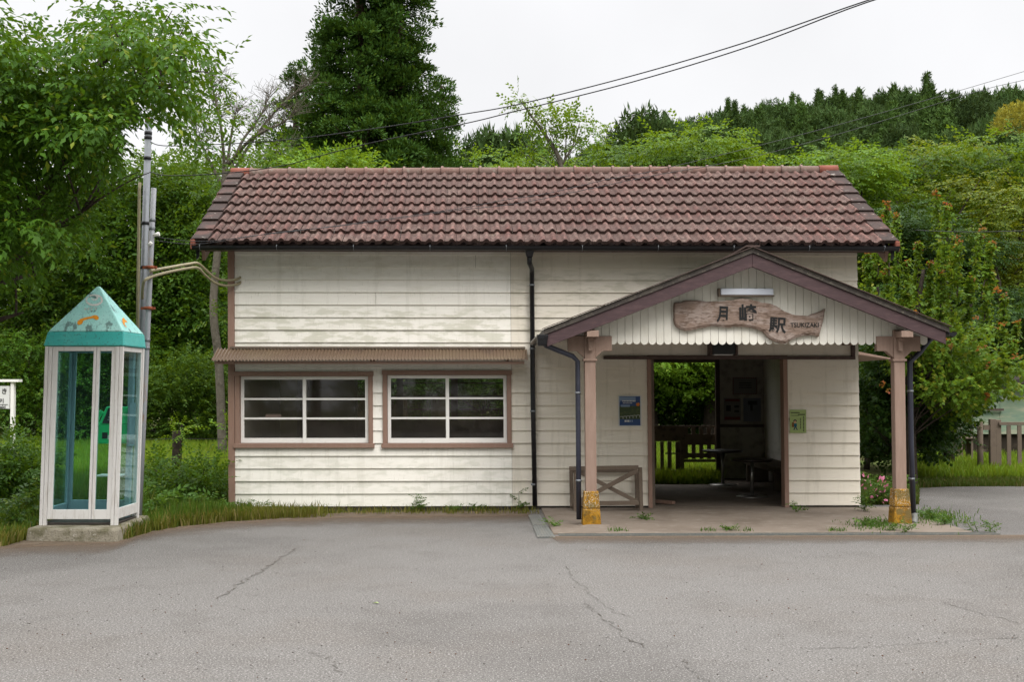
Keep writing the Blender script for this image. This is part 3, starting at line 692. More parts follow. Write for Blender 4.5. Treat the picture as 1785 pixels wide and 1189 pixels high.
# ---- corrugated awning over the windows
a, b = L(400, 608, -.03), L(917, 607, -.03); f0, f1 = L(368, 628, -.40), L(920, 626, -.40)
n = 900; V = []
for r_ in range(3):
    for i in range(n + 1):
        s = i / n; wv = .0115 * math.sin(2 * math.pi * s * 92)
        xb = f0[0] * (1 - s) + f1[0] * s; zb_ = f0[1] * (1 - s) + f1[1] * s; zt = a[1]
        if r_ == 0: V.append((xb, -.03, zt + wv))
        elif r_ == 1: V.append((xb, -.40, zb_ + wv))
        else: V.append((xb, -.40, zb_ + wv - .007))
fq = [(r_ * (n + 1) + i, r_ * (n + 1) + i + 1, (r_ + 1) * (n + 1) + i + 1, (r_ + 1) * (n + 1) + i) for r_ in range(2) for i in range(n)]
AW = npmesh('awning', [B(*p) for p in V], [np.array(fq)], MT['awn'], ST_)
mb = MB(B); c, d_ = L(374, 634, -.33), L(914, 634, -.33)
mb.box(c[0], d_[0], -.345, -.315, c[1] - .005, f0[1] - .012)
for x in (c[0] + .03, (c[0] + d_[0]) / 2, d_[0] - .25): mb.hexa([(x, -.312, c[1]), (x + .04, -.312, c[1]), (x + .04, -.03, a[1] - .2), (x, -.03, a[1] - .2), (x, -.312, c[1] + .04), (x + .04, -.312, c[1] + .04), (x + .04, -.03, a[1] - .03), (x, -.03, a[1] - .03)])
mb.build('awning_frame', MT['trim'], AW)
mb = MB(B); mb.box(f0[0] + .18, f1[0] - .02, -.06, -.028, a[1] + .004, a[1] + .03); mb.build('flashing', MT['oldwood'], AW)

# ---- porch
yF, yP = -2.38, -2.05
ap, le, ri = L(1312, 431, yF), L(948, 574, yF), L(1655, 570, yF)
def slope(side):   # top line of the porch roof as points apex -> eave
    return ap, (le if side < 0 else ri)
PR = MB(B); PE = MB(B)
TK = .065
for sd in (-1, 1):
    a, b = slope(sd)
    PR.hexa([(a[0], yF, a[1] - TK), (b[0], yF, b[1] - TK), (b[0], .0, b[1] - TK), (a[0], .0, a[1] - TK), (a[0], yF, a[1]), (b[0], yF, b[1]), (b[0], .0, b[1]), (a[0], .0, a[1])])
MT['proof'] = mat('dark weathered porch roofing', (.062, .053, .047), .8, .2, layers=[(7, 6, .45, .7, (.12, .105, .085), .7), (30, 6, .56, .7, (.20, .18, .14), .6)], bump=(40, .4, .02))
PRO = PR.build('porch_roof', MT['proof'], ST_)
mb = MB(B)      # metal drip edge
for sd in (-1, 1):
    a, b = slope(sd); mb.bar((a[0], yF - .008, a[1] + .0035), (b[0] + .02 * sd, yF - .008, b[1] + .0035), .05, .008, up=(0, 0, 1))
mb.bar((ap[0], yF - .03, ap[1] + .012), (ap[0], 0, ap[1] + .012), .16, .02)
mb.build('roof_edge', MT['darktrim'], PRO)
for sd in (-1, 1):      # bargeboards
    a, b = slope(sd); h = .155; b2 = (a[0] + (b[0] - a[0]) * .985, a[1] + (b[1] - a[1]) * .985)
    mb = MB(B); g = .001 * sd
    mb.prism([(a[0] + g, a[1] - TK - .002), (b2[0], b2[1] - TK - .002), (b2[0], b2[1] - TK - h), (a[0] + g, a[1] - TK - h - .01)], yF + .02, yF + .065)
    mb.build('bargeboard', MT['barge'], PRO, bevel=.004)
# gable boards with scalloped ends
zs = L(1300, 601, yP)[1]
def ztop_at(x):
    if x < ap[0]: f = (ap[0] - x) / (ap[0] - le[0]); return ap[1] + (le[1] - ap[1]) * f
    f = (x - ap[0]) / (ri[0] - ap[0]); return ap[1] + (ri[1] - ap[1]) * f
pitch = .0945
xa, xb = L(1008, 600, yP)[0], L(1622, 600, yP)[0]
mb = MB(B); nb = int((xb - xa) / pitch)
for i in range(nb):
    x0 = xa + i * pitch; x1 = x0 + pitch - .004; xm, r = (x0 + x1) / 2, (x1 - x0) / 2
    zt0, zt1 = ztop_at(x0) - TK - .03, ztop_at(x1) - TK - .03
    if min(zt0, zt1) < zs + .03: continue
    dz = random.uniform(-.004, .004)
    arc = [(xm + r * math.cos(t_), zs + r + dz - r * math.sin(t_)) for t_ in np.linspace(0, math.pi, 9)]
    poly = [(x1, zt1), ] + arc + [(x0, zt0)]
    yo = yP - .012 + random.uniform(-.002, .002)
    mb.prism(poly, yo, yo + .016)
mb.build('gable_boards', MT['gable'], ST_)
# beams, ceiling boards
xpl, xpr = L(1029, 750, yP)[0], L(1566.5, 750, yP)[0]
zbm = L(1300, 598, yP)[1]
mb = MB(B)
mb.box(xpl - .06, xpr + .06, yP + .03, yP + .13, zbm + .02, zbm + .17)
for x in (xpl, xpr): mb.box(x - .055, x + .055, yP + .14, -.03, zbm + .05, zbm + .17)
mb.box(ap[0] - .05, ap[0] + .05, yF + .08, -.03, ap[1] - .2, ap[1] - TK - .03)
mb.build('porch_beam', MT['post'], ST_)
mb = MB(B)
mb.box(xpl + .06, xpr - .06, yP + .14, -.031, zbm + .172, zbm + .19)
mb.build('porch_ceiling', MT['inner'], ST_)
# posts
def porch_post(xc, pyb, pyt):
    w_ = .066; zb = 0.022; zt = L(1029, pyt, yP)[1]
    mb = MB(B); mb.box(xc - w_, xc + w_, yP - w_, yP + w_, zt - .02, zbm + .16)
    po = mb.build('porch_post', MT['post'], ST_, bevel=.008)
    zc = L(1029, 628, yP)[1]
    mb = MB(B); mb.box(xc - w_ - .018, xc + w_ + .018, yP - w_ - .018, yP + w_ + .018, zc - .012, zc + .016); mb.build('collar', MT['post'], po, bevel=.0035)
    z5, z0, z4 = L(1029, 624, yP)[1], L(1029, 612, yP)[1], L(1029, 586, yP)[1]
    mb = MB(B)
    for sd in (-1, 1):
        e = xc + sd * .265; i_ = xc + sd * (w_ + .001)
        mb.prism([(i_, z5), (xc + sd * .155, z0), (e, z0), (e, z4), (i_, z4)], yP - .05, yP + .05)
    mb.build('bracket', MT['post'], po, bevel=.004)
    zh, zq = L(1029, 584, yF)[1], L(1029, 572, yF)[1]
    mb = MB(B); mb.box(xc - .055, xc + .085, yF + .03, yP + .03, zh - .02, zh + .055)
    mb.box(xc - .03, xc + .03, yP - .16, yP - .068, z4 - .06, zh - .022).box(xc - .025, xc + .025, yP - .12, yP - .068, z0 - .0, z4 - .06)
    mb.build('corbel', MT['post'], po, bevel=.0035)
    mb = MB(B); b0, b1 = .112, .086; zm = zb + (zt - zb) * .5
    mb.hexa([(xc - b0, yP - b0, zb), (xc + b0, yP - b0, zb), (xc + b0, yP + b0, zb), (xc - b0, yP + b0, zb), (xc - b0 + .012, yP - b0 + .012, zm - .004), (xc + b0 - .012, yP - b0 + .012, zm - .004), (xc + b0 - .012, yP + b0 - .012, zm - .004), (xc - b0 + .012, yP + b0 - .012, zm - .004)])
    mb.hexa([(xc - b0 + .012, yP - b0 + .012, zm + .004), (xc + b0 - .012, yP - b0 + .012, zm + .004), (xc + b0 - .012, yP + b0 - .012, zm + .004), (xc - b0 + .012, yP + b0 - .012, zm + .004), (xc - b1, yP - b1, zt), (xc + b1, yP - b1, zt), (xc + b1, yP + b1, zt), (xc - b1, yP + b1, zt)])
    mb.box(xc - b0 + .02, xc + b0 - .02, yP - b0 + .02, yP + b0 - .02, zm - .01, zm + .01)
    mb.build('post_base', MT['lichen'], po, bevel=.012)
    mb = MB(B); mb.lathe((xc + .03, yP - .02, zb), [(.21, -.01), (.20, .0035), (.13, .02), (.06, .022), (0, .022)], 16); mb.build('footing', MT['conc'], po)
    return po
p1 = porch_post(xpl, 918, 856); p2 = porch_post(xpr, 912, 853)
# porch gutters and their downpipes
for sd, e in ((-1, le), (1, ri)):
    mb = MB(B); x = e[0] + sd * .03; z = e[1] - TK - .0
    halfpipe(mb, (x, yF - .03, z), (x, -.05, z), .05); mb.build('porch_gutter', MT['black'], ST_, fix=False)
z9 = L(962, 592, yF + .1)
xg = L(1008, 760, yP)[0]; zz_ = lambda py: L(1000, py, yP)[1]
dpl = downpipe([(le[0] - .03, yF + .07, le[1] - TK - .05), (le[0] - .025, yF + .07, zz_(597)), (le[0] + .03, yF + .09, zz_(604)), (xg - .06, yP - .0, zz_(621)), (xg, yP, zz_(630)), (xg, yP, 1.), (xg, yP + .02, zz_(906))], .031,
    [(xg, yP, zz_(py)) for py in (685, 838)], MT['bluepipe'])
mb = MB(B); mb.hexa([(le[0] - .07, yF + .0, le[1] - TK - .13), (le[0] + .03, yF, le[1] - TK - .13), (le[0] + .03, yF + .12, le[1] - TK - .13), (le[0] - .07, yF + .12, le[1] - TK - .13),
    (le[0] - .085, yF - .035, le[1] - TK - .0), (le[0] + .055, yF - .035, le[1] - TK - .0), (le[0] + .055, yF + .14, le[1] - TK), (le[0] - .085, yF + .14, le[1] - TK)])
mb.build('hopper', MT['black'], dpl, bevel=.012)
yr = yP + .12
xg2 = L(1588, 760, yr)[0]; zr2 = lambda py: L(1586, py, yr)[1]
dpr = downpipe([(ri[0] + .0, yr + .1, ri[1] - TK - .05), (ri[0] - .03, yr + .1, zr2(592)), (xg2 + .12, yr, zr2(615)), (xg2, yr, zr2(632)), (xg2, yr, 1.), (xg2 + .015, yr, zr2(898))], .033,
    [(xg2, yr, zr2(py)) for py in (682, 835)], MT['bluepipe'])
mb = MB(B); mb.tube([(xg2 + .015, yr, zr2(896)), (xg2 + .02, yr - .02, zr2(904)), (xg2 - .01, yr - .08, zr2(910)), (xg2 - .05, yr - .16, zr2(914) + .015)], .042, 12); mb.build('pipe_elbow', MT['plate'], dpr)
# rear side canopy end seen past the right corner
mb = MB(B); a, b = L(1496, 613, 1.2), L(1528, 626, 1.2)
mb.hexa([(xr, .6, a[1] - .03), (b[0], .6, b[1] - .02), (b[0], 2.4, b[1] - .02), (xr, 2.4, a[1] - .03), (xr, .6, a[1] + .02), (b[0], .6, b[1]), (b[0], 2.4, b[1]), (xr, 2.4, a[1] + .02)])
mb.box(xr, xr + .1, .7, 2.3, a[1] - .12, a[1] - .035)
mb.build('side_canopy', MT['post'], ST_)

# ------------------------------------------------------------------ signs and lamps on the porch
yS = yP - .035
bd = [(85, 285), (150, 278), (200, 262), (280, 257), (420, 272), (560, 270), (690, 258), (790, 238), (850, 245), (930, 265), (1000, 285), (1080, 292), (1150, 325), (1230, 375), (1310, 408), (1400, 420), (1470, 418), (1540, 395), (1600, 372), (1650, 345), (1640, 420), (1615, 520), (1600, 590), (1580, 640), (1520, 622), (1430, 625), (1350, 650), (1280, 685), (1230, 712), (1190, 708), (1140, 690), (1080, 665), (1040, 625), (1010, 590), (960, 565), (900, 548), (800, 535), (720, 532), (640, 545), (560, 535), (470, 525), (420, 538), (340, 550), (260, 572), (200, 575), (150, 560), (110, 530), (85, 490), (83, 400)]
sg = lambda x, y, yy=yS: L(1160 + x / 5.95, 480 + y / 5.95, yy)
out = []
for i in range(len(bd)):
    a, b = bd[i], bd[(i + 1) % len(bd)]
    for k in range(3): f = k / 3; out.append((a[0] + (b[0] - a[0]) * f + random.uniform(-3, 3), a[1] + (b[1] - a[1]) * f + random.uniform(-3, 3)))
cx_, cy_ = 850, 450
NB = thing('station_name_board', B(*[(lambda q: (q[0], yS, q[1]))(sg(850, 450))][0]), 'long driftwood slab with black brushed station name under the porch gable', 'name board')
mb = MB(B); n = len(out)
back = [(sg(x, y)[0], yS + .02, sg(x, y)[1]) for x, y in out]
front = [(sg(x, y)[0], yS - .025 + random.uniform(-.003, .003), sg(x, y)[1]) for x, y in out]
# inset front ring, raised a little so the slab reads as thick bark-edged wood
ins = []
for i, (x, y) in enumerate(out):
    a, b = out[i - 2], out[(i + 2) % n]; t_ = Vector((b[0] - a[0], b[1] - a[1])); t_.normalize(); nn = Vector((-t_[1], t_[0]))
    lower = 1 if nn[1] < 0 and abs(nn[0]) < .8 else 0
    ins.append((x + nn[0] * (12 + 12 * lower), y + nn[1] * (12 + 14 * lower)))
frontin = [(sg(x, y)[0], yS - .042, sg(x, y)[1]) for x, y in ins]
vs = back + front + frontin
fs = [(i, (i + 1) % n, n + (i + 1) % n, n + i) for i in range(n)] + [(n + i, n + (i + 1) % n, 2 * n + (i + 1) % n, 2 * n + i) for i in range(n)] + [tuple(reversed(range(n)))]
mb.add(vs, fs); mb.add(frontin, [tuple(range(n))])
mb.build('board', MT['signwood'], NB)
def put_text(txt, cx, cy, hpx, m, parent, name, bold=0, stretch=1.0, ysurf=yS - .046, rot=0, wpx=None):
    v, f, sz = text_mesh(txt, 1.0, bold); h = hpx / 5.95 / F * (BY + ysurf)
    sc = h / sz[1]; sx = sc * stretch
    if wpx: sx = (wpx / 5.95 / F * (BY + ysurf)) / sz[0]
    c = sg(cx, cy, ysurf); cr, sr = math.cos(rot), math.sin(rot); mb = MB(B)
    mb.add([(c[0] + p[0] * sx * cr - p[2] * sc * sr, ysurf + p[1] * .3, c[1] + p[0] * sx * sr + p[2] * sc * cr) for p in v], f)
    return mb.build(name, m, parent, fix=False)
put_text('月', 590, 405, 172, MT['ink'], NB, 'lettering', .034, wpx=115, rot=R(-3))
put_text('崎', 856, 395, 195, MT['ink'], NB, 'lettering', .026, wpx=182)
put_text('駅', 1163, 518, 165, MT['ink'], NB, 'lettering', .023, wpx=182, rot=R(-3))
put_text('TSUKIZAKI', 1443, 515, 47, MT['ink'], NB, 'lettering', .012, wpx=297)

LM = thing('fluorescent_lamp', B(L(1301, 509, yP)[0], yP - .03, L(1301, 509, yP)[1]), 'white boxed fluorescent lamp above the wooden name board', 'lamp')
a, b = L(1256, 516, yP - .08), L(1348, 503, yP - .08)
mb = MB(B); mb.box(a[0], b[0], yP - .10, yP - .014, a[1] + .012, b[1]); mb.build('housing', MT['lampw'], LM, bevel=.012)
mb = MB(B); mb.box(a[0] - .02, b[0] + .01, yP - .09, yP - .014, a[1] - .004, a[1] + .010).box(a[0] - .025, a[0] - .002, yP - .085, yP - .014, a[1] + .011, b[1] + .004); mb.build('mount', MT['oldwood'], LM)
HB = thing('entrance_lamp', B(L(1262, 610, -.2)[0], -.2, L(1262, 600, -.2)[1]), 'dark boxed lamp hanging over the waiting room doorway', 'lamp')
a, b = L(1238, 619, -.30), L(1286, 592, -.30)
mb = MB(B); mb.box(a[0] + .03, b[0] - .03, -.30, -.10, a[1] + .012, b[1]); mb.build('lamp_box', MT['phoned'], HB, bevel=.01)
mb = MB(B)
for x in (a[0], b[0] - .028): mb.box(x, x + .028, -.31, -.09, a[1], b[1] + .05)
mb.box(a[0], b[0] + .06, -.08, -.031, a[1] - .02, a[1] - .003); mb.build('bracket', MT['darktrim'], HB)
mb = MB(B); mb.box(a[0] + .06, b[0] - .06, -.28, -.12, a[1], a[1] + .010); mb.build('diffuser', MT['pwhite'], HB)

# posters
def flat(mb, px0, px1, py0, py1, y, m, th=.0015):
    a, b = L(px0, py1, y), L(px1, py0, y); mb.box(a[0], b[0], y - th, y, a[1], b[1], m)
yw = -.030
mb = MB(B); flat(mb, 1078, 1118, 689.5, 743.5, yw, 0, .004)
flat(mb, 1080, 1116, 691, 742, yw - .005, 1); flat(mb, 1080, 1108, 692, 702, yw - .008, 2); flat(mb, 1081, 1112, 699, 703, yw - .010, 1)
flat(mb, 1080, 1116, 708, 731, yw - .0075, 3); flat(mb, 1082, 1098, 706, 709.5, yw - .010, 2)
for i in range(9): flat(mb, 1085 + i * 2.6, 1086.8 + i * 2.6, 698.2, 700.4, yw - .0125, 4)
for i in range(7): flat(mb, 1086 + i * 2.4, 1087.4 + i * 2.4, 702.2, 703.6, yw - .0125, 4)
for i in range(6):
    a = L(1081 + i * 5.8, 727 - i * .5, yw - .012); mb.box(a[0], a[0] + .040, yw - .0125, yw - .011, a[1] - .03, a[1], 3); mb.box(a[0], a[0] + .042, yw - .0135, yw - .0127, a[1] + .002, a[1] + .006, 4)
    mb.box(a[0] + .038, a[0] + .042, yw - .0145, yw - .0138, a[1] - .03, a[1] + .004, 4)
for i in range(5): flat(mb, 1089 + i * 3, 1091 + i * 3, 732.5, 736, yw - .010, 4 if i < 3 else 2)
c = L(1112, 705, yw - .010); mb.add([(c[0] + .026 * math.cos(t_), yw - .0105, c[1] + .026 * math.sin(t_)) for t_ in np.linspace(0, 2 * math.pi, 20)[:-1]], [tuple(range(19))], 5)
tag(mb.build('poster', [MT['pwhite'], MT['blue'], MT['pblue'], MT['pgreen'], MT['pwhite'], MT['porange']]), 'blue event poster with orange badge on the wall left of the doorway', 'poster')
mb = MB(B); flat(mb, 1377, 1405, 714.5, 755, yw, 0, .004); q = yw - .0065
flat(mb, 1378.5, 1394, 719, 720.4, q, 1); flat(mb, 1391, 1403, 722.2, 723.6, q, 1); flat(mb, 1378.5, 1393, 724.2, 724.9, q, 1)
for i in range(11): flat(mb, 1400, 1401.6, 726 + i * 2.45, 727.7 + i * 2.45, q, 1)
for i in range(7): flat(mb, 1394.8, 1396.2, 729 + i * 2.8, 730.9 + i * 2.8, q, 1)
def disc(mb, px, py, r, y, m): c = L(px, py, y); mb.add([(c[0] + r * math.cos(t_), y, c[1] + r * math.sin(t_)) for t_ in np.linspace(0, 2 * math.pi, 15)[:-1]], [tuple(range(14))], m)
disc(mb, 1386, 734.5, .024, q - .001, 1); disc(mb, 1386, 736, .019, q - .002, 2)
flat(mb, 1384, 1389, 738.5, 744, q - .001, 3); flat(mb, 1380.5, 1384, 736.5, 745, q - .002, 4)
a = L(1386.5, 743, q); 
for dx in (-.022, .026): mb.bar((a[0], q - .001, a[1]), (a[0] + dx, q - .001, a[1] - .055), .002, .014, 5, up=(1, 0, 0))
tag(mb.build('notice', [MT['note'], MT['ink'], MT['skin'], MT['pteal'], MT['pbrown'], MT['navy']]), 'pale green notice with a walking child drawn on it, right of the doorway', 'notice')

# ------------------------------------------------------------------ waiting room contents
def round_table(px, pyb, pyt, rpx, label, square=False):
    g = gnd(px, pyb, .03); zt = at(px, pyt, g[1])[2]; r = rpx / F * g[1]
    t_ = thing('round_table', (g[0], g[1], .026), label, 'table', 'round tables in the waiting room')
    mb = MB(); mb.lathe((g[0], g[1], zt), [(0, -.035), (r * .95, -.035), (r, -.02), (r, 0), (r * .97, .0035), (0, .0035)], 28); mb.build('table_top', MT['tabletop'], t_)
    mb = MB(); mb.tube([(g[0], g[1], .05), (g[0], g[1], zt - .036)], .028, 12); mb.build('pedestal', MT['chrome'], t_)
    mb = MB(); mb.lathe((g[0], g[1], .026), [(.24, 0), (.24, .012), (.20, .022), (.05, .035), (0, .035)], 24); mb.build('foot', MT['chrome'], t_)
round_table(1260, 846, 785, 35, 'round pedestal table in the waiting room, farther in beside the gate')
round_table(1311, 866, 800, 37, 'round pedestal table in the waiting room nearest the doorway')
t = thing('wall_bench', B(xr - .45, 2.5, .026), 'long dark bench along the right wall inside the waiting room', 'bench')
mb = MB(B); mb.box(xr - .62, xr - .16, .5, DEP - .06, .40, .44); mb.build('seat', MT['inner'], t, bevel=.0035)
mb = MB(B); mb.box(xr - .56, xr - .52, .5, DEP - .06, .32, .398); mb.build('apron', MT['inner'], t)
for y in (.6, 2.5, 4.4): mb = MB(B); mb.box(xr - .58, xr - .2, y, y + .07, .027, .318); mb.build('leg', MT['inner'], t)
yb_ = DEP - .024
mb = MB(B); flat(mb, 1277, 1320, 658, 688, yb_, 0)
for i in range(11):
    for py in (659, 687): flat(mb, 1278 + i * 3.8, 1280 + i * 3.8, py - .8, py + .8, yb_ - .003, 1)
for i in range(7):
    for px in (1278, 1319): flat(mb, px - .8, px + .8, 662 + i * 3.6, 664 + i * 3.6, yb_ - .003, 1)
for i in range(3): flat(mb, 1288, 1310, 667 + i * 4, 668.4 + i * 4, yb_ - .003, 2)
MT['dimp'] = mat('dim grey paper', (.19, .18, .17), .7, .1)
tag(mb.build('poster', [MT['dimp'], MT['pred'], MT['ink']]), 'dim poster with a dashed red border, topmost on the waiting room rear wall', 'poster')
mb = MB(B); flat(mb, 1262, 1291, 694, 733, yb_, 0); flat(mb, 1264, 1289, 696, 700, yb_ - .003, 1); flat(mb, 1263, 1290, 727, 732, yb_ - .003, 1); flat(mb, 1266, 1274, 707, 717, yb_ - .003, 2); flat(mb, 1280, 1288, 707, 711, yb_ - .003, 2); flat(mb, 1280, 1288, 715, 719, yb_ - .003, 2)
tag(mb.build('poster', [MT['dimp'], MT['pred'], MT['ink']]), 'dim poster with red bands at top and foot, beside the gate opening', 'poster')
MT['dimb'] = mat('dim bluish paper', (.15, .16, .19), .7, .1)
mb = MB(B); flat(mb, 1296, 1326, 694, 735, yb_, 0); flat(mb, 1304, 1320, 699, 706, yb_ - .003, 2); flat(mb, 1308, 1312, 706, 716, yb_ - .003, 2)
tag(mb.build('poster', [MT['dimb'], MT['pred'], MT['ink']]), 'dim bluish poster with a dark sketch under the dashed one indoors', 'poster')
mb = MB(B); a = L(1140, 874, .5); mb.bar((a[0] + .0, .55, .06), (a[0] + .26, .35, .055), .09, .04)
tag(mb.build('wooden_block', MT['trim']), 'short brown timber offcut lying on the floor inside the doorway', 'timber')
# picket gate in the rear opening
yG = DEP + .16
GT = thing('picket_gate', B(L(1195, 830, yG)[0], yG, .02), 'dark wooden picket gate closing the rear opening of the waiting room', 'gate')
def gbox(mb, px0, px1, py0, py1, y=yG, d_=.03): a, b = L(px0, py1, y), L(px1, py0, y); mb.box(a[0], b[0], y, y + d_, a[1], b[1])
MT['gatew'] = mat('dark brown gate timber', (.22, .165, .125), .75, .15, layers=[(10, 5, .45, .7, (.05, .036, .028), .7)])
mb = MB(B); gbox(mb, 1138, 1186, 742, 769.5); gbox(mb, 1138, 1186, 820, 828)
gbox(mb, 1186.2, 1192, 742, 830, yG - .01, .06)
gbox(mb, 1192.2, 1252, 742, 745.5); gbox(mb, 1192.2, 1252, 757, 776); gbox(mb, 1192.2, 1252, 790, 798, yG + .002, .02); gbox(mb, 1192.2, 1252, 801, 806); gbox(mb, 1192.2, 1252, 821.5, 827)
gbox(mb, 1160, 1186, 789.5, 792, yG - .022, .02)
mb.build('gate_frame', MT['gatew'], GT)
for x0, x1, y0, y1 in [(1138, 1144, 770, 819.5), (1151.5, 1157, 770, 819.5), (1164, 1170.5, 770, 819.5), (1178, 1186, 770, 819.5)] + [(1192.5 + i * 13.4, 1193.5 + i * 13.4 + 5.4, 745.6, 800.5) for i in range(5)]:
    mb = MB(B); gbox(mb, x0, x1, y0, y1, yG + .032, .02); mb.build('picket', MT['gatew'], GT)

# weathered stand leaning at the wall
yA, yB_ = -.42, -.10
CR = thing('timber_stand', B(L(1057, 893, yA)[0], -.25, .022), 'weathered grey timber stand with crossed braces under the blue poster', 'stand')
pt = lambda px, py, y: (L(px, py, y)[0], y, L(px, py, y)[1])
def leg_(px0, py0, px1, py1, y, w_=.05): mb = MB(B); a, b = pt(px0, py0, y), pt(px1, py1, y); mb.bar(a, b, w_, .045, up=(0, 1, 0)); return mb
for a in [(1003.5, 817, 1003, 896, yA), (1116, 815, 1118, 893, yA), (995.5, 817, 997, 893, yB_), (1109.5, 820, 1111, 893, yB_)]: leg_(*a).build('leg', MT['oldwood'], CR, bevel=.004)
mb = MB(B); mb.bar(pt(992, 817, yA - .026), pt(1113, 815, yA - .026), .028, .055); mb.bar(pt(1006, 878, yA - .026), pt(1114, 877, yA - .026), .028, .06); mb.bar(pt(998, 821, yB_), pt(1108, 821, yB_), .03, .05); mb.build('rail', MT['oldwood'], CR, bevel=.004)
mb = MB(B); mb.bar(pt(1008, 822, yA + .002), pt(1112, 876, yA + .002), .02, .055); mb.build('brace', MT['oldwood'], CR, bevel=.003)
mb = MB(B); mb.bar(pt(1112, 820, yA - .028), pt(1010, 874, yA - .028), .02, .06); mb.build('brace', MT['oldwood'], CR, bevel=.003)
for px in (996, 1113): mb = MB(B); mb.bar(pt(px, 880, yA + .03), pt(px, 880, yB_ - .03), .03, .045); mb.build('rail', MT['oldwood'], CR)
# ------------------------------------------------------------------ telephone booth
YB, DB = 12.85, .76
bxm = at(142, 760, YB)[0]
Zs = .145
def XB(x, y, z): return (x + .026 * (z - 1.2), y, z)
bx = lambda px: at(px, 760, YB)[0]
bz = lambda py: at(140, py, YB)[2]
TB = thing('telephone_booth', (bxm, YB + DB / 2, 0), 'old glass telephone booth with a faded teal pyramid roof on a concrete plinth', 'phone booth')
# plinth
pa, pb, pc_, pd_ = gnd(43, 944), gnd(205, 946), gnd(264, 921), gnd(118, 921)
mb = MB(); h = Zs
mb.hexa([(pa[0], pa[1], -.03), (pb[0], pb[1], -.03), (pc_[0], pa[1] + 1.22, -.03), (pa[0] + .03, pa[1] + 1.2, -.03), (pa[0] + .015, pa[1] + .015, h), (pb[0] - .015, pb[1] + .02, h), (pc_[0] - .02, pa[1] + 1.2, h + .01), (pa[0] + .04, pa[1] + 1.18, h)])
mb.build('plinth', MT['slab'], TB, bevel=.03)
zt = bz(604); zb0, zb1, zt0 = bz(906), bz(889), bz(612)
xL_, xR_ = bx(73.4), bx(209.8); y0, y1 = YB, YB + DB
def bpart(name, boxes, m, bev=.004, parent=TB):
    mb = MB(XB)
    for b in boxes: mb.box(*b)
    return mb.build(name, m, parent, bevel=bev)
pw = bx(85.6) - xL_
for x in (xL_, xR_ - pw):
    for y in (y0, y1 - pw * .6):
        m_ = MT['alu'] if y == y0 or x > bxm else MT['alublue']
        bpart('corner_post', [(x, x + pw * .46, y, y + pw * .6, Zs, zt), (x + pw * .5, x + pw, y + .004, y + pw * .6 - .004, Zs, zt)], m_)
# front: fixed light and folding door
fr = lambda p, q: (bx(p), bx(q))
def frame(name, x0, x1, w0, w1, y, zb_, zt_, hb, ht, m):
    return bpart(name, [(x0, x0 + w0, y, y + .035, zb_, zt_), (x1 - w1, x1, y, y + .035, zb_, zt_), (x0 + w0, x1 - w1, y + .002, y + .033, zb_, zb_ + hb), (x0 + w0, x1 - w1, y + .002, y + .033, zt_ - ht, zt_)], m)
GB = glass('booth glass', (.80, .92, .91), .03, .012, (.20, .28, .30), .3)
x0, x1 = bx(86), bx(162.6)
f1 = frame('fixed_panel', x0, x1, .058, .031, y0 + .012, zb0, zt, zb1 - zb0, zt - zt0, MT['alu'])
mb = MB(XB); mb.box(x0 + .058, x1 - .031, y0 + .028, y0 + .033, zb1, zt0); mb.build('pane', GB, f1)
x0, x1 = bx(163.4), bx(197.4)
f2 = frame('folding_door', x0, x1, .034, .05, y0 + .012, zb0, zt, zb1 - zb0, zt - zt0, MT['alu'])
mb = MB(XB); mb.box(x0 + .034, x1 - .05, y0 + .028, y0 + .033, zb1, zt0); mb.build('pane', GB, f2)
# sides and back
pq_ = pw * .6
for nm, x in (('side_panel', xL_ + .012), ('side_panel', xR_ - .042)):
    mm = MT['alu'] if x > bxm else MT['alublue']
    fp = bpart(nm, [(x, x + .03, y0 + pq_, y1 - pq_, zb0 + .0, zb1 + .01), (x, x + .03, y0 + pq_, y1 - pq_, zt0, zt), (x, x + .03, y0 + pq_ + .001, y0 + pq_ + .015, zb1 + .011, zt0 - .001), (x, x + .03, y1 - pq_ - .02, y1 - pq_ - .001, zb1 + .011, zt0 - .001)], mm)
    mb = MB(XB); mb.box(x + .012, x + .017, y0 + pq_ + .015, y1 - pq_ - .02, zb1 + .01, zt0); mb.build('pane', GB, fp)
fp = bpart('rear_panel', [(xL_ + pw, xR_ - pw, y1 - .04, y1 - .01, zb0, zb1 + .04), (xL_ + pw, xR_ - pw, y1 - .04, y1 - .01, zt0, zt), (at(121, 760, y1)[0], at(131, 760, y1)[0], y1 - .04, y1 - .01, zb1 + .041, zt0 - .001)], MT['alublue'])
mb = MB(XB); mb.box(xL_ + pw, at(121, 760, y1)[0], y1 - .028, y1 - .023, zb1 + .04, zt0).box(at(131, 760, y1)[0], xR_ - pw, y1 - .028, y1 - .023, zb1 + .04, zt0); mb.build('pane', GB, fp)
bpart('booth_floor', [(xL_ + .02, xR_ - .02, y0 + .04, y1 - .02, Zs + .01, Zs + .03)], MT['found'])
yb = y0 + .42
xq = at(231, 760, y1 - .16)[0]
bpart('equipment_post', [(xq - .055, xq, y1 - .20, y1 - .12, Zs + .03, zt - .02)], MT['alublue'])
zsh = at(200, 829, 13.3)[2]
bpart('shelf', [(at(172, 760, 13.3)[0], xq - .06, yb - .02, y1 - .13, zsh - .012, zsh + .006)], MT['alu'])
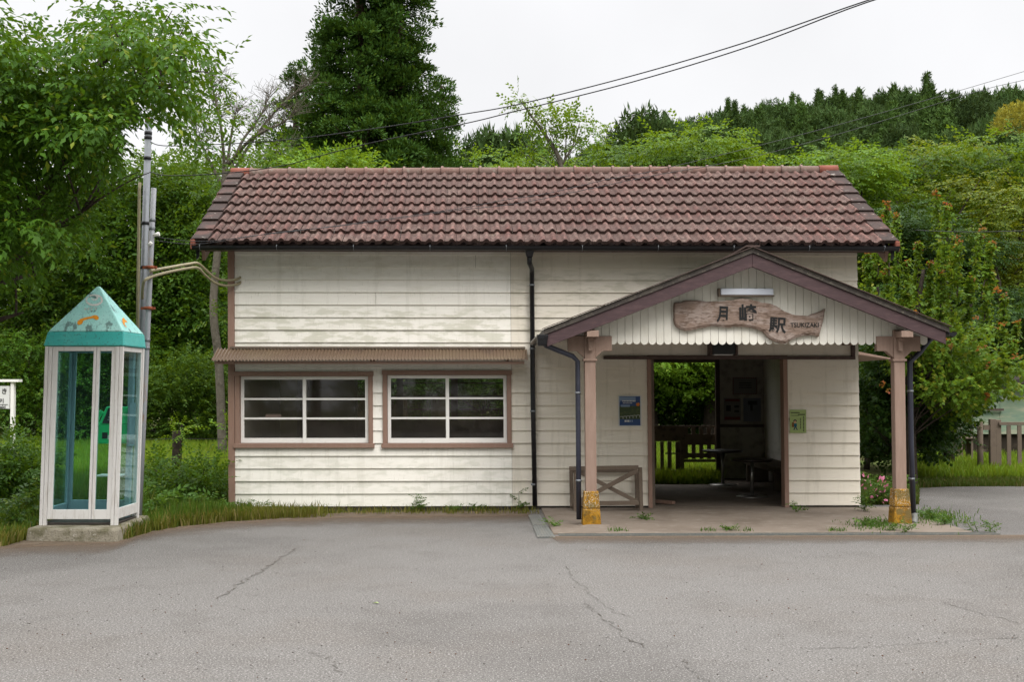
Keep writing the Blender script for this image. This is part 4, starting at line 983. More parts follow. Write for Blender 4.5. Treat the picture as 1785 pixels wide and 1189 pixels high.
# roof
ax, ay = at(172, 499, YB + DB / 2)[0] - .026 * 1.62, YB + DB / 2
az, ze, zk = bz(499) + (.0), bz(603), bz(578)
az = at(172, 499, YB + DB / 2)[2]
ov = .012
E = [(xL_ - ov - .006, y0 - ov), (xR_ + ov, y0 - ov), (xR_ + ov, y1 + ov), (xL_ - ov - .006, y1 + ov)]
K_ = [(xL_ + .016, y0 + .016), (xR_ - .004, y0 + .016), (xR_ - .004, y1 - .016), (xL_ + .016, y1 - .016)]
mb = MB(XB); mb.add([(x, y, ze) for x, y in E] + [(x, y, zk) for x, y in K_], [(i, (i + 1) % 4, 4 + (i + 1) % 4, 4 + i) for i in range(4)] + [(3, 2, 1, 0), (4, 5, 6, 7)])
RT = mb.build('roof_skirt', MT['tealdk'], TB, bevel=.014)
mb = MB(XB); a_ = .016
mb.add([(x, y, zk + .001) for x, y in K_] + [(ax - a_, ay - a_, az), (ax + a_, ay - a_, az), (ax + a_, ay + a_, az), (ax - a_, ay + a_, az)], [(i, (i + 1) % 4, 4 + (i + 1) % 4, 4 + i) for i in range(4)] + [(3, 2, 1, 0), (4, 5, 6, 7)])
RP = mb.build('roof', MT['teal'], TB, bevel=.016)
def planept(px, py, P0, Nn, off):
    d_ = Vector(ray(px, py)); t_ = ((Vector(P0) - Vector((0, 0, EYE))).dot(Nn) + off) / d_.dot(Nn)
    return Vector((0, 0, EYE)) + d_ * t_
q = [Vector(XB(K_[i][0], K_[i][1], zk)) for i in range(4)]; apx = Vector(XB(ax, ay - a_, az)); apr = Vector(XB(ax + a_, ay, az))
Nf = (q[1] - q[0]).cross(apx - q[0]).normalized(); Nr = (q[2] - q[1]).cross(apr - q[1]).normalized()
c5 = lambda x, y: (70 + x / 9.147, 490 + y / 9.147)
def decal(poly, Nn, P0, name, m, off=.004):
    mb = MB(); v = [planept(*c5(x, y), P0, Nn, off) for x, y in poly]; b = [planept(*c5(x, y), P0, Nn, .0005) for x, y in poly]; n = len(v)
    mb.add(v + b, [tuple(range(n))] + [(i, (i + 1) % n, n + (i + 1) % n, n + i) for i in range(n)]); return mb.build(name, m, RP)
def stroke(pts, ws):
    l, r = [], []
    for i, p in enumerate(pts):
        a, b = pts[max(i - 1, 0)], pts[min(i + 1, len(pts) - 1)]; t_ = Vector((b[0] - a[0], b[1] - a[1])).normalized(); w_ = ws[i] if isinstance(ws, list) else ws
        l.append((p[0] - t_[1] * w_, p[1] + t_[0] * w_)); r.append((p[0] + t_[1] * w_, p[1] - t_[0] * w_))
    return l, r
def ringdecal(pts, ws, name, m):
    l, r = stroke(pts, ws); mb = MB(); n = len(l)
    mb.add([planept(*c5(*p), q[0], Nf, .004) for p in l] + [planept(*c5(*p), q[0], Nf, .004) for p in r], [(i, i + 1, n + i + 1, n + i) for i in range(n - 1)]); return mb.build(name, m, RP)
ringdecal([(860 + 122 * math.cos(t_) * 1.02, 302 + 80 * math.sin(t_)) for t_ in np.linspace(-2.2, 3.9, 44)], [9 + 8 * math.sin(math.pi * i / 43) for i in range(44)], 'emblem', MT['fadew'])
ringdecal([(860 + 52 * math.cos(t_) + (14 if i > 20 else 0) * .5, 262 + 36 * math.sin(t_)) for i, t_ in enumerate(np.linspace(-1.9, 2.9, 30))], [6 + 7 * math.sin(math.pi * i / 29) for i in range(30)], 'emblem', MT['fadew'])
v, f, sz = text_mesh('NTT', 1.0, .02)
mb = MB(); mb.add([planept(*c5(815 + p[0] / sz[0] * 215, 445 - p[2] / sz[1] * 44), q[0], Nf, .004) for p in v if True], f); mb.build('lettering', MT['fadew'], RP, fix=False)
hs = [(590, 660), (600, 640), (640, 605), (720, 580), (820, 560), (850, 545), (900, 545), (935, 575), (930, 610), (890, 620), (860, 600), (840, 590), (760, 605), (690, 630), (670, 680), (620, 700), (595, 690)]
decal(hs, Nf, q[0], 'handset_mark', MT['orange'])
decal([(1310, 600), (1330, 582), (1352, 610), (1388, 645), (1390, 662), (1365, 650), (1350, 665), (1345, 700), (1375, 722), (1378, 738), (1335, 705), (1315, 660)], Nr, q[1], 'handset_mark', MT['orange'])

# telephone
yq = YB + .42
TE = thing('public_telephone', (at(198, 776, yq)[0], yq, at(198, 776, yq)[2]), 'bright green public telephone with handset inside the glass booth', 'telephone')
px_ = lambda px, py, y=yq: at(px, py, y)
xa_, xb_ = px_(171, 740)[0], px_(221.5, 740)[0]; z0_, z1_ = px_(190, 774)[2], px_(190, 709)[2]
zm_ = z0_ + (z1_ - z0_) * .52; yt = yq + .17
mb = MB(XB); s_ = .026 * (z0_ + .2 - 1.2); 
mb.hexa([(xa_, yq, z0_), (xb_, yq, z0_), (xb_, yt, z0_), (xa_, yt, z0_), (xa_, yq, zm_), (xb_, yq, zm_), (xb_, yt, zm_), (xa_, yt, zm_)])
mb.hexa([(xa_, yq, zm_ + .001), (xb_, yq, zm_ + .001), (xb_, yt, zm_ + .001), (xa_, yt, zm_ + .001), (xa_ + .05, yq + .09, z1_), (xb_, yq + .09, z1_), (xb_, yt, z1_), (xa_ + .05, yt, z1_)])
mb.build('case', MT['phone'], TE, bevel=.014)
mb = MB(XB); i0, i1 = xa_ + .045, xa_ + .20
mb.hexa([(i0, yq - .003, zm_ + .012), (i1, yq - .003, zm_ + .012), (i1, yq + .01, zm_ + .012), (i0, yq + .01, zm_ + .012), (i0 + .04, yq + .075, z1_ - .015), (i1 + .01, yq + .075, z1_ - .015), (i1 + .01, yq + .10, z1_ - .015), (i0 + .04, yq + .10, z1_ - .015)])
mb.build('keypad', MT['phoned'], TE)
mb = MB(XB)
for r_ in range(4):
    for c_ in range(3): f = .2 + r_ * .17; z = zm_ + .012 + (z1_ - zm_ - .03) * f; mb.box(i0 + .05 + c_ * .035 + .03 * f, i0 + .07 + c_ * .035 + .03 * f, yq - .006 + .078 * f, yq + .004 + .078 * f, z, z + .012)
mb.build('buttons', MT['lcd'], TE)
mb = MB(XB); mb.tube(catmull([(xa_ + .0, yq + .02, zm_ - .02), (xa_ - .018, yq + .02, zm_ + .03), (xa_ - .01, yq + .06, zm_ + .10), (xa_ + .015, yq + .08, zm_ + .15)], 4), [.03, .032, .034, .03, .022, .02, .02, .02, .022, .03, .034, .034, .03], 10)
mb.build('handset', MT['phone'], TE)
mb = MB(XB); mb.box(xa_ + .05, xa_ + .11, yq - .004, yq + .004, z0_ + .06, z0_ + .13); mb.build('coin_slot', MT['phoned'], TE)
mb = MB(XB); mb.box(xa_ + .115, xa_ + .17, yq - .004, yq + .004, z0_ + .05, z0_ + .10); mb.build('sticker', MT['pwhite'], TE)
mb = MB(XB); mb.box(xb_ + .006, xb_ + .03, yq - .01, yt + .02, z0_ - .03, z1_ + .04); mb.build('backboard', MT['alublue'], TE)

# ------------------------------------------------------------------ poles, cables and wires on the left
YP = 14.6
a, b = at(238, 880, YP), at(259, 213, YP)
t = thing('utility_pole', (a[0], YP, 0), 'thick galvanised pole rising behind the telephone booth into the cherry leaves', 'pole')
mb = MB(); mb.tube([(a[0], YP, 0), b], .042, 14); mb.build('pole', MT['steel'], t)
mb = MB()
for py in (232, 240, 276, 390, 467):
    f = (880 - py) / (880 - 213); p = Vector(a).lerp(Vector(b), f); mb = MB(); mb.tube([(p[0] - .0005, YP, p[2] - .02), (p[0], YP, p[2] + .02)], .048, 12); mb.build('band', MT['wire'], t)
p = b; mb = MB(); mb.tube([(p[0], YP, p[2]), (p[0], YP, p[2] + .02), (p[0], YP, p[2] + .06)], [.046, .046, .02], 12); mb.build('cap', MT['rust'], t)
p = Vector(a).lerp(Vector(b), .905); mb = MB(); mb.tube([(p[0], YP, p[2] - .012), (p[0], YP, p[2] + .012)], .0455, 12); mb.build('paint_ring', MT['orange'], t)
mb = MB(); mb.tube([at(239, 655, YP - .07), at(241, 480, YP - .07), at(243, 330, YP - .07), at(244, 318, YP - .07)], .02, 8); 
tag(mb.build('conduit', MT['beige']), 'slim beige conduit strapped to the left of the galvanised pole', 'conduit')
Y2 = 13.85
c0, c1 = at(243, 902, Y2), at(268, 328, Y2 + .3)
t = thing('conduit_pole', (c0[0], Y2, Zs), 'slim blue grey pipe with rusty clamps standing at the right side of the booth', 'pole')
cl = lambda py: Vector(c0).lerp(Vector(c1), (902 - py) / (902 - 328))
mb = MB(); mb.tube([(c0[0] - .003, Y2, .14), cl(700), cl(500), c1], .032, 12); mb.build('pipe', MT['bluesteel'], t)
mb = MB()
for py, r_ in ((469, .055), (541, .055)):
    p = cl(py); mb = MB(); mb.tube([p - Vector((0, 0, .018)), p + Vector((0, 0, .018))], r_, 12); mb.bar((p[0] - .09, p[1] - .0, p[2]), (p[0] + .08, p[1], p[2]), .03, .03); mb.build('clamp', MT['rust'], t)
for py in (385, 400, 597, 611): p = cl(py); mb = MB(); mb.tube([p - Vector((0, 0, .02)), p + Vector((0, 0, .02))], .037, 12); mb.build('band', MT['steel'], t)
mb = MB(); p = cl(414); mb.tube([p + Vector((.0, 0, 0)), p + Vector((.05, -.02, .02)), p + Vector((.10, -.02, .03))], [.012, .02, .028], 8); p = cl(428); mb.tube([p + Vector((-.02, -.04, -.02)), p + Vector((.015, -.05, .02))], .022, 8); mb.build('insulator', MT['white'], t)
mb = MB(); mb.lathe((c0[0], Y2, .10), [(.07, 0), (.07, .03), (.035, .05)], 12); mb.build('foot', MT['steel'], t)
for i, (d0, lb) in enumerate(((0, 'upper of two beige cables from the grey pipe into the station wall'), (9, 'lower of two beige cables from the grey pipe into the station wall'))):
    pts = [at(262, 472 + d0, 13.95), at(290, 467 + d0 * .9, 14.4), at(330, 460 + d0 * .8, 15), at(345, 459 + d0 * .9, 15.2), at(358, 470 + d0 * 1.1, 15.4), at(375, 484 + d0, 15.6), at(395, 489 + d0, 15.75), at(415, 486 + d0, 15.84), at(421, 480 + d0, 15.95)]
    if i == 1: pts = [at(248, 520, 14.2), at(249, 500, 14.0), at(256, 486, 13.92)] + pts[1:]
    mb = MB(); mb.tube(catmull(pts, 5), .018, 8); tag(mb.build('power_cable', MT['beige']), lb, 'cable', None)
def wire(pts, r, lb, name='overhead_wire'):
    mb = MB(); mb.tube(catmull([at(*p) for p in pts], 6), r, 5); tag(mb.build(name, MT['wire']), lb, 'wire')
wire([(1700, -58, 9), (1512, 0, 9.6), (1300, 73, 10.3), (1100, 132, 11), (905, 181, 11.7), (805, 199, 12.2), (650, 224, 13), (480, 245, 13.7), (300, 254, 14.4), (262, 247, 14.55)], .006, 'upper overhead wire slanting from the cedar tops to the top right sky')
wire([(1720, -58, 9), (1512, 3, 9.6), (1310, 79, 10.3), (1100, 143, 11), (900, 193, 11.7), (810, 215, 12.2), (650, 248, 13), (555, 272, 13.4), (490, 289, 13.7), (400, 301, 14), (300, 306, 14.4), (262, 300, 14.55)], .006, 'lower overhead wire slanting from the cedar tops to the top right sky')
wire([(1850, 105, 19), (1785, 124, 18.5), (1660, 161, 18), (1480, 212, 17), (1300, 259, 16), (1138, 298, 15.4), (1057, 313, 15.2), (954, 337, 15.1), (887, 347, 15), (790, 365, 14.9), (560, 397, 14.6), (440, 411, 14.4), (350, 421, 14.3), (270, 413, 14.2)], .004, 'thin black service wire drooping in front of the tiled roof, upper of two')
wire([(1850, 122, 19), (1785, 139, 18.5), (1700, 160, 18.1), (1480, 228, 17), (1300, 276, 16), (1138, 306, 15.4), (1032, 328, 15.2), (905, 354, 15.1), (800, 366, 15), (714, 378, 14.9), (592, 394, 14.6), (483, 405, 14.4), (350, 425, 14.3), (270, 419, 14.2)], .004, 'thin black service wire drooping in front of the tiled roof, lower of two')
wire([(1595, 401, 18.2), (1680, 404, 18.2), (1785, 402, 18.2), (1900, 396, 18.2)], .006, 'thin level wire crossing the trees right of the station roof')

# ------------------------------------------------------------------ far left platform sign, fence posts, gate, shed
YN = 23.0
t = thing('platform_sign', (at(21, 780, YN)[0], YN, 0), 'white platform station sign on white posts at the far left edge', 'sign')
a, b = at(-150, 713, YN), at(16.5, 673, YN)
mb = MB(); mb.box(a[0], b[0], YN, YN + .05, a[2], b[2]); mb.build('sign_board', MT['pwhite'], t, bevel=.005)
for p0, p1 in ((17.5, 24.5), (-160, -152)):
    a, b = at(p0, 780, YN), at(p1, 665, YN); mb = MB(); mb.box(a[0], b[0], YN - .01, YN + .09, 0, b[2]); mb.build('post', MT['white'], t, bevel=.006)
a, b = at(-165, 666, YN), at(34, 661.5, YN); mb = MB(); mb.box(a[0], b[0], YN - .05, YN + .14, a[2], b[2]); mb.build('cap_rail', MT['white'], t)
for txt, px, py, wp in (('き', 7.5, 682, 8), ('키', 2.5, 699, 7), ('zaki', 3, 709.5, 13)):
    v, f, sz = text_mesh(txt, 1, .012); sc = wp / F * YN / sz[0]; c = at(px, py, YN - .006); mb = MB(); mb.add([(c[0] + p[0] * sc, c[1] + p[1] * .5, c[2] + p[2] * sc) for p in v], f); mb.build('lettering', MT['ink'], t, fix=False)
mb = MB(); a, b = at(-140, 706, YN), at(14, 705, YN); mb.box(a[0], b[0], YN - .004, YN - .001, a[2], b[2]); mb.build('line', MT['ink'], t)

def fpost(px0, px1, pyb, pyt, m, lb, name='fence_post', cat='post', group=None, tilt=0):
    g = gnd((px0 + px1) / 2, pyb); z = at((px0 + px1) / 2, pyt, g[1])[2]; w_ = (px1 - px0) / F * g[1] / 2
    mb = MB(); x, y = g[0], g[1]
    mb.tube([(x, y, -.05), (x + tilt * .5, y, z * .5), (x + tilt, y, z - .015), (x + tilt, y, z)], [w_ * 1.04, w_, w_ * .98, w_ * .85], 12)
    return tag(mb.build(name, m), lb, cat, group)
fpost(300, 316, 829, 751, MT['darkwood'], 'dark old timber post in the grass between the booth and the station')
fpost(398, 412, 829, 762, MT['darkwood'], 'dark old timber post half hidden by the station corner')
fpost(1645, 1664, 818, 738, MT['darkwood'], 'thick dark stump of a post under the red tipped maple')
g = [gnd(246, 832), gnd(308, 830), gnd(405, 830)]
mb = MB()
for z in (.35, .7): mb.tube([(p[0], p[1] - .1, z + random.uniform(-.02, .02)) for p in g], .005, 5)
tag(mb.build('fence_wire', MT['wire']), 'two thin fence wires strung between the dark posts behind the booth', 'fence')
YF = gnd(1735, 826)[1]
t = thing('wooden_fence_gate', (at(1760, 826, YF)[0], YF, 0), 'weathered wooden slatted gate with tall posts at the far right', 'gate')
def fb(mb, a0, a1, b0, b1, y, d_=.07): a, b = at(a0, b1, y), at(a1, b0, y); mb.box(a[0], b[0], y, y + d_, max(a[2], -.05), b[2])
for a0, a1, b0, b1 in ((1727, 1736.5, 731, 828), (1737, 1745.5, 732, 828)): mb = MB(); fb(mb, a0, a1, b0, b1, YF, .1); mb.build('post', MT['oldwood'], t, bevel=.008)
mb = MB(); fb(mb, 1742, 1830, 736, 741.5, YF - .05, .045); fb(mb, 1747, 1830, 821, 827, YF - .05, .045); mb.build('rail', MT['oldwood'], t, bevel=.005)
for a0 in (1756, 1774.5, 1793, 1811): mb = MB(); fb(mb, a0, a0 + 6.5, 742, 820.8, YF - .04, .03); mb.build('slat', MT['oldwood'], t, bevel=.004)
t2 = fpost(1704, 1714, 827, 735, MT['oldwood'], 'single pale weathered post left of the slatted gate')
mb = MB(); fb(mb, 1714.5, 1726.5, 741, 750, YF + .02, .03); fb(mb, 1702, 1726.5, 784, 788, YF + .11, .03); tag(mb.build('fence_rail', MT['oldwood']), 'short pale rails joining the single post to the gate', 'rail')
YH = 27.5
t = thing('storage_shed', (at(1800, 760, YH)[0], YH + 1.5, 0), 'low shed with faded green sheet walls behind the far right gate', 'shed')
a, b = at(1696, 757, YH), at(1990, 668, YH)
mb = MB(); mb.box(a[0], b[0], YH, YH + 3, a[2], b[2]); 
mb.build('wall', MT['greensheet'], t)
for px in (1696, 1743, 1790, 1837): x = at(px, 700, YH)[0]; mb = MB(); mb.box(x, x + .02, YH - .012, YH - .001, a[2] + .002, b[2] - .002); mb.build('batten', MT['greensheet'], t)
c, d_ = at(1688, 670, YH - .3), at(2000, 656, YH - .3); mb = MB(); mb.hexa([(c[0], YH - .3, c[2]), (d_[0], YH - .3, c[2]), (d_[0], YH + 3.2, c[2] + .5), (c[0], YH + 3.2, c[2] + .5), (c[0], YH - .3, d_[2] - .06), (d_[0], YH - .3, d_[2] - .06), (d_[0], YH + 3.2, d_[2] + .5), (c[0], YH + 3.2, d_[2] + .5)]); mb.build('roof', MT['found'], t, bevel=.02)
mb = MB(); mb.box(a[0] + .05, b[0], YH + .1, YH + 2.9, 0, a[2] - .002); mb.build('base', MT['darkwood'], t)
p0, p1 = at(1688, 714, YH - .1), at(1750, 714, YH - .1); mb = MB(); mb.box(p0[0], p1[0], YH - .1, YH - .06, p0[2] - .03, p0[2] + .02); q_ = at(1694, 757, YH - .1); mb.box(q_[0] - .02, q_[0] + .03, YH - .11, YH - .051, 0, p0[2] + .3); mb.build('hand_rail', MT['darktrim'], t)
for k_, (px, py) in enumerate(((1676, 768), (1690, 772))):
    pass
g = gnd(1680, 772, .55); mb = MB(); yy = 25.5
p0, p1 = at(1672, 763, yy), at(1702, 760, yy)
mb.box(p0[0], p1[0], yy, yy + .4, p0[2] - .03, p0[2]); mb.box(p0[0] + .05, p0[0] + .1, yy + .05, yy + .35, 0, p0[2] - .031); mb.box(p1[0] - .1, p1[0] - .05, yy + .05, yy + .35, 0, p0[2] - .031)
tag(mb.build('plank_bench', MT['oldwood'], bevel=.006), 'low plank bench in the grass in front of the green shed', 'bench')
# ------------------------------------------------------------------ vegetation helpers
def leaf5(Ln, W, fold=.25):
    V = np.array([(0, 0, 0), (Ln * .42, W / 2, fold * W * .5), (Ln, 0, -.06 * Ln), (Ln * .42, -W / 2, fold * W * .5), (Ln * .5, 0, -fold * W * .3)])
    return V, np.array([(0, 4, 2, 1), (0, 3, 2, 4)])
def leaf4(Ln, W):
    V = np.array([(0, 0, 0), (Ln * .45, W / 2, .02 * Ln), (Ln, 0, -.10 * Ln), (Ln * .45, -W / 2, .02 * Ln)])
    return V, np.array([(0, 3, 2, 1)])
def rotz(a): c, s = np.cos(a), np.sin(a); return np.array([[c, -s, 0], [s, c, 0], [0, 0, 1.]])
def roty(a): c, s = np.cos(a), np.sin(a); return np.array([[c, 0, s], [0, 1, 0], [-s, 0, c]])
def rotx(a): c, s = np.cos(a), np.sin(a); return np.array([[1, 0, 0], [0, c, -s], [0, s, c]])
def spray(rng, n, Ln, LL, LW, droop=.3, hang=.5, simple=False, flat=.35):
    """a twig along +x with alternate leaves"""
    Vs, Fs = [], []; o = 0
    for i in range(n):
        t = (i + .6) / n; p = np.array([Ln * t, 0, -droop * Ln * t * t])
        side = 1 if i % 2 else -1
        a = side * rng.uniform(.5, 1.15) if i < n - 1 else 0
        s = rng.uniform(.7, 1.15)
        lv, lf = (leaf4 if simple else leaf5)(LL * s, LW * s)
        M = rotz(a) @ roty(hang * rng.uniform(.2, 1.4)) @ rotx(rng.normal(0, flat))
        Vs.append(lv @ M.T + p); Fs.append(lf + o); o += len(lv)
    return np.concatenate(Vs), np.concatenate(Fs)
def frames(D, rng, roll=.4):
    """rotation matrices with x along D, z roughly up"""
    D = D / np.linalg.norm(D, axis=1, keepdims=True)
    up = np.tile([0, 0, 1.], (len(D), 1)) + rng.normal(0, roll, (len(D), 3))
    Yv = np.cross(up, D); Yv /= np.linalg.norm(Yv, axis=1, keepdims=True) + 1e-9
    Zv = np.cross(D, Yv)
    return np.stack([D, Yv, Zv], axis=2)
def place(protos, P, D, S_, rng, roll=.4):
    Rm = frames(D, rng, roll); k = rng.integers(0, len(protos), len(P)); Vs, Fs = [], []; o = 0
    for i, (pv, pf) in enumerate(protos):
        ix = np.where(k == i)[0]
        if not len(ix): continue
        V = np.einsum('nij,vj->nvi', Rm[ix], pv) * S_[ix][:, None, None] + P[ix][:, None, :]
        Fq = pf[None] + (np.arange(len(ix)) * len(pv))[:, None, None] + o
        Vs.append(V.reshape(-1, 3)); Fs.append(Fq.reshape(-1, pf.shape[1])); o += len(ix) * len(pv)
    return np.concatenate(Vs), np.concatenate(Fs)
def inball(n, rng):
    d_ = rng.normal(0, 1, (n, 3)); d_ /= np.linalg.norm(d_, axis=1, keepdims=True)
    return d_ * rng.uniform(.15, 1, (n, 1)) ** .4
def clumps(C, rad, n, rng, flat=.5, out=.8, upb=.15):
    """sprays spread through flattened balls round the centres C"""
    P, D = [], []
    for c, r in zip(C, rad):
        m = max(3, int(n * (r / np.mean(rad)) ** 1.6)); b = inball(m, rng)
        P.append(c + b * np.array([r, r, r * flat]))
        dd = b * np.array([1, 1, .5]) * out + np.array([0, 0, upb]) + rng.normal(0, .35, (m, 3)); D.append(dd)
    P, D = np.concatenate(P), np.concatenate(D)
    D[np.linalg.norm(D, axis=1) < .05] = (1, 0, 0)
    return P, D
def inpoly(x, y, poly):
    c = False; n = len(poly); j = n - 1
    for i in range(n):
        if ((poly[i][1] > y) != (poly[j][1] > y)) and (x < (poly[j][0] - poly[i][0]) * (y - poly[i][1]) / (poly[j][1] - poly[i][1]) + poly[i][0]): c = not c
        j = i
    return c
def polypts(poly, n, Y, thick, rng, mind=0):
    xs = [p[0] for p in poly]; ys = [p[1] for p in poly]; out = []; tries = 0; kept = []
    while len(out) < n and tries < n * 60:
        tries += 1; x, y = rng.uniform(min(xs), max(xs)), rng.uniform(min(ys), max(ys))
        if not inpoly(x, y, poly): continue
        yy = Y + thick * rng.uniform(-.5, .5)
        if mind and any((x - a) ** 2 + (y - b) ** 2 < mind ** 2 and abs(yy - c) < thick * .35 for a, b, c in kept): continue
        kept.append((x, y, yy)); out.append(at(x, y, yy))
    return np.array(out)
def limbs(mb, base, C, rng, r0=.03, r1=.006, sag=.15, step=1, far=99):
    """curved branches from points on the trunk to clump centres"""
    for c in C[::step]:
        b = np.array(min(base, key=lambda q: (q[0] - c[0]) ** 2 + (q[1] - c[1]) ** 2 + (q[2] + .8 - c[2]) ** 2 * 1.5))
        if np.linalg.norm(b - c) > far: continue
        m = (b + c) / 2 + np.array([rng.normal(0, .1), rng.normal(0, .1), sag * np.linalg.norm(c - b)])
        pts = [b * (1 - t) ** 2 + 2 * m * t * (1 - t) + np.array(c) * t * t for t in np.linspace(0, 1, 6)]
        mb.tube(pts, [r0 + (r1 - r0) * i / 5 for i in range(6)], 5, caps=False)
def taper(mb, pts, r0, r1, seg=8, k=5):
    P = catmull(pts, k); n = len(P); mb.tube(P, [r0 + (r1 - r0) * i / (n - 1) for i in range(n)], seg)
    return [tuple(p) for p in P]
def tree_thing(name, base, label, cat, group, crown, cm, trunk, bm, cname='crown'):
    t = thing(name, tuple(base), label, cat, group)
    npmesh(cname, crown[0], [crown[1]], cm, t)
    if trunk is not None: trunk.build('trunk', bm, t, fix=False)
    return t
def copy_tree(t, loc, rz, sc, label=None, group=None):
    c = t.copy(); COL.objects.link(c); c.location = loc; c.rotation_euler = (0, 0, rz)
    c.scale = (sc, sc, sc) if not isinstance(sc, (tuple, list)) else sc
    if label: c['label'] = label
    if group: c['group'] = group
    for ch in list(t.children):
        k = ch.copy(); COL.objects.link(k); k.parent = c
    return c
rng = np.random.default_rng(5)
SP_CH = [spray(rng, 11, .48, .092, .043, .30, .7, False, .3) for _ in range(6)]
SP_MD = [spray(rng, 10, .60, .13, .07, .22, .45, True) for _ in range(5)]
SP_SM = [spray(rng, 10, .34, .075, .042, .2, .4, True) for _ in range(5)]
SP_MP = [spray(rng, 8, .26, .085, .07, .15, .8, True) for _ in range(5)]

def rosette(rng, n, LL, LW):
    Vs, Fs = [], []; o = 0
    for i in range(n):
        lv, lf = leaf4(LL * rng.uniform(.6, 1.1), LW * rng.uniform(.7, 1.1)); M = rotz(6.283 * i / n + rng.normal(0, .4)) @ roty(rng.uniform(-.5, .9)) @ rotx(rng.normal(0, .5))
        Vs.append(lv @ M.T + rng.normal(0, LL * .25, 3)); Fs.append(lf + o); o += 4
    return np.concatenate(Vs), np.concatenate(Fs)
SP_RO = [rosette(rng, 6, .075, .055) for _ in range(5)]
# ------------------------------------------------------------------ the big cherry at the left, in front
poly = [(-120, 20), (0, 70), (50, 82), (90, 130), (130, 150), (175, 120), (195, 55), (230, 30), (280, 50), (288, 110), (295, 160), (285, 190), (295, 235), (270, 255), (225, 240), (190, 260), (150, 320), (135, 385), (80, 405), (45, 390), (0, 450), (-120, 480)]
C = polypts(poly, 104, 12.2, 3.0, rng, 32); rad = rng.uniform(.22, .46, len(C))
ex = [(322, 45), (330, 92), (336, 142), (300, 18), (245, 6), (200, -5), (178, 20), (40, 40), (18, 18), (100, 100), (355, 160), (372, 128), (330, 250), (345, 200), (62, 405), (78, 425), (30, 420), (130, 390), (12, 455), (280, 120), (255, 70), (225, 40), (298, 75), (262, 300), (240, 300)]
C2 = np.array([at(x, y, 11.6 + rng.uniform(-.8, .8)) for x, y in ex]); r2 = rng.uniform(.16, .26, len(C2))
P, D = clumps(C, rad, 38, rng, .20, 1.0, .02); D[:, 2] *= .5; P2, D2 = clumps(C2, r2, 6, rng, .5, .9, .15)
P, D = np.concatenate([P, P2]), np.concatenate([D, D2])
keep = np.ones(len(P), bool)      # the boughs stop short of the poles
for f_ in (0, .25, .5):
    Q = P + f_ * D / np.linalg.norm(D, axis=1, keepdims=True); pxx = Q[:, 0] / Q[:, 1] * F + PW / 2; pyy = HOR - (Q[:, 2] - EYE) / Q[:, 1] * F
    keep &= ~((pxx > 222) & (pxx < 288) & (pyy > 205))
P, D = P[keep], D[keep]
cr = place(SP_CH, P, D, rng.uniform(.75, 1.15, len(P)), rng, .3)
mb = MB(); bs = []
root = at(-230, 955, 13.2); root = (root[0], root[1], 0)
tr_ = [root, (root[0] + .1, 13.2, 1.2), (root[0] + .35, 13.1, 2.2)]
bs += taper(mb, tr_, .24, .19, 10)
for L_ in [[tr_[2], at(-60, 420, 12.8), at(60, 360, 12.5), at(110, 286, 12.2), at(190, 205, 12.0), at(280, 130, 11.8), at(320, 95, 11.7)],
           [tr_[2], at(-100, 330, 12.6), at(0, 210, 12.2), at(110, 160, 12), at(190, 100, 11.8), at(225, 62, 11.6)],
           [tr_[2], at(-140, 250, 13), at(-60, 150, 12.6), at(10, 90, 12.3)],
           [tr_[1], at(-80, 520, 12.4), at(20, 455, 12.2), at(90, 400, 11.9), at(140, 372, 11.7)],
           [tr_[1], at(-90, 560, 12.2), at(0, 495, 12.3), at(60, 480, 12.6)],
           [tr_[2], at(0, 330, 13), at(90, 300, 13.2), at(170, 260, 13.4)],
           [tr_[1], at(-60, 590, 12.5), at(40, 545, 12.3)]]:
    bs += taper(mb, [(p[0], p[1], p[2]) for p in L_], .075, .010, 7)
limbs(mb, bs[::2], np.concatenate([C, C2]), rng, .014, .004, .1, 1, 1.0)
tree_thing('cherry_tree', root, 'large leafy cherry tree overhanging the telephone booth at the upper left', 'tree', None, cr, LF['cherry'], mb, BARK['dark'])

# ------------------------------------------------------------------ trees made from an outline measured in the photograph
def outline_tree(name, poly, n, Y, thick, rr, label, m, bm, sprays, nspray, root_px, group=None, flat=.45, mind=18, trunk_r=.12, top=None, upb=.15, cat='tree', lim=1, sc=(.8, 1.2), z0=0, roll=.4):
    C = polypts(poly, n, Y, thick, rng, mind); rad = rng.uniform(rr[0], rr[1], len(C))
    P, D = clumps(C, rad, nspray, rng, flat, .8, upb)
    keep = P[:, 2] > .02; P, D = P[keep], D[keep]
    cr = place(sprays, P, D, rng.uniform(sc[0], sc[1], len(P)), rng, roll)
    g = at(root_px, HOR, Y); base = (g[0], Y, z0); mb = None
    if trunk_r:
        mb = MB(); cz = C[:, 2].max(); cx = C[:, 0].mean()
        tp = top or (cx, Y, z0 + (cz - z0) * .8)
        bs = taper(mb, [base, (base[0] * .7 + tp[0] * .3 + .1, Y, z0 + (tp[2] - z0) * .35), (base[0] * .3 + tp[0] * .7 - .08, Y, z0 + (tp[2] - z0) * .7), tp], trunk_r, trunk_r * .25, 8)
        limbs(mb, bs[3:], C, rng, trunk_r * .22, .006, .05, lim)
    return tree_thing(name, base, label, cat, group, cr, m, mb, bm)
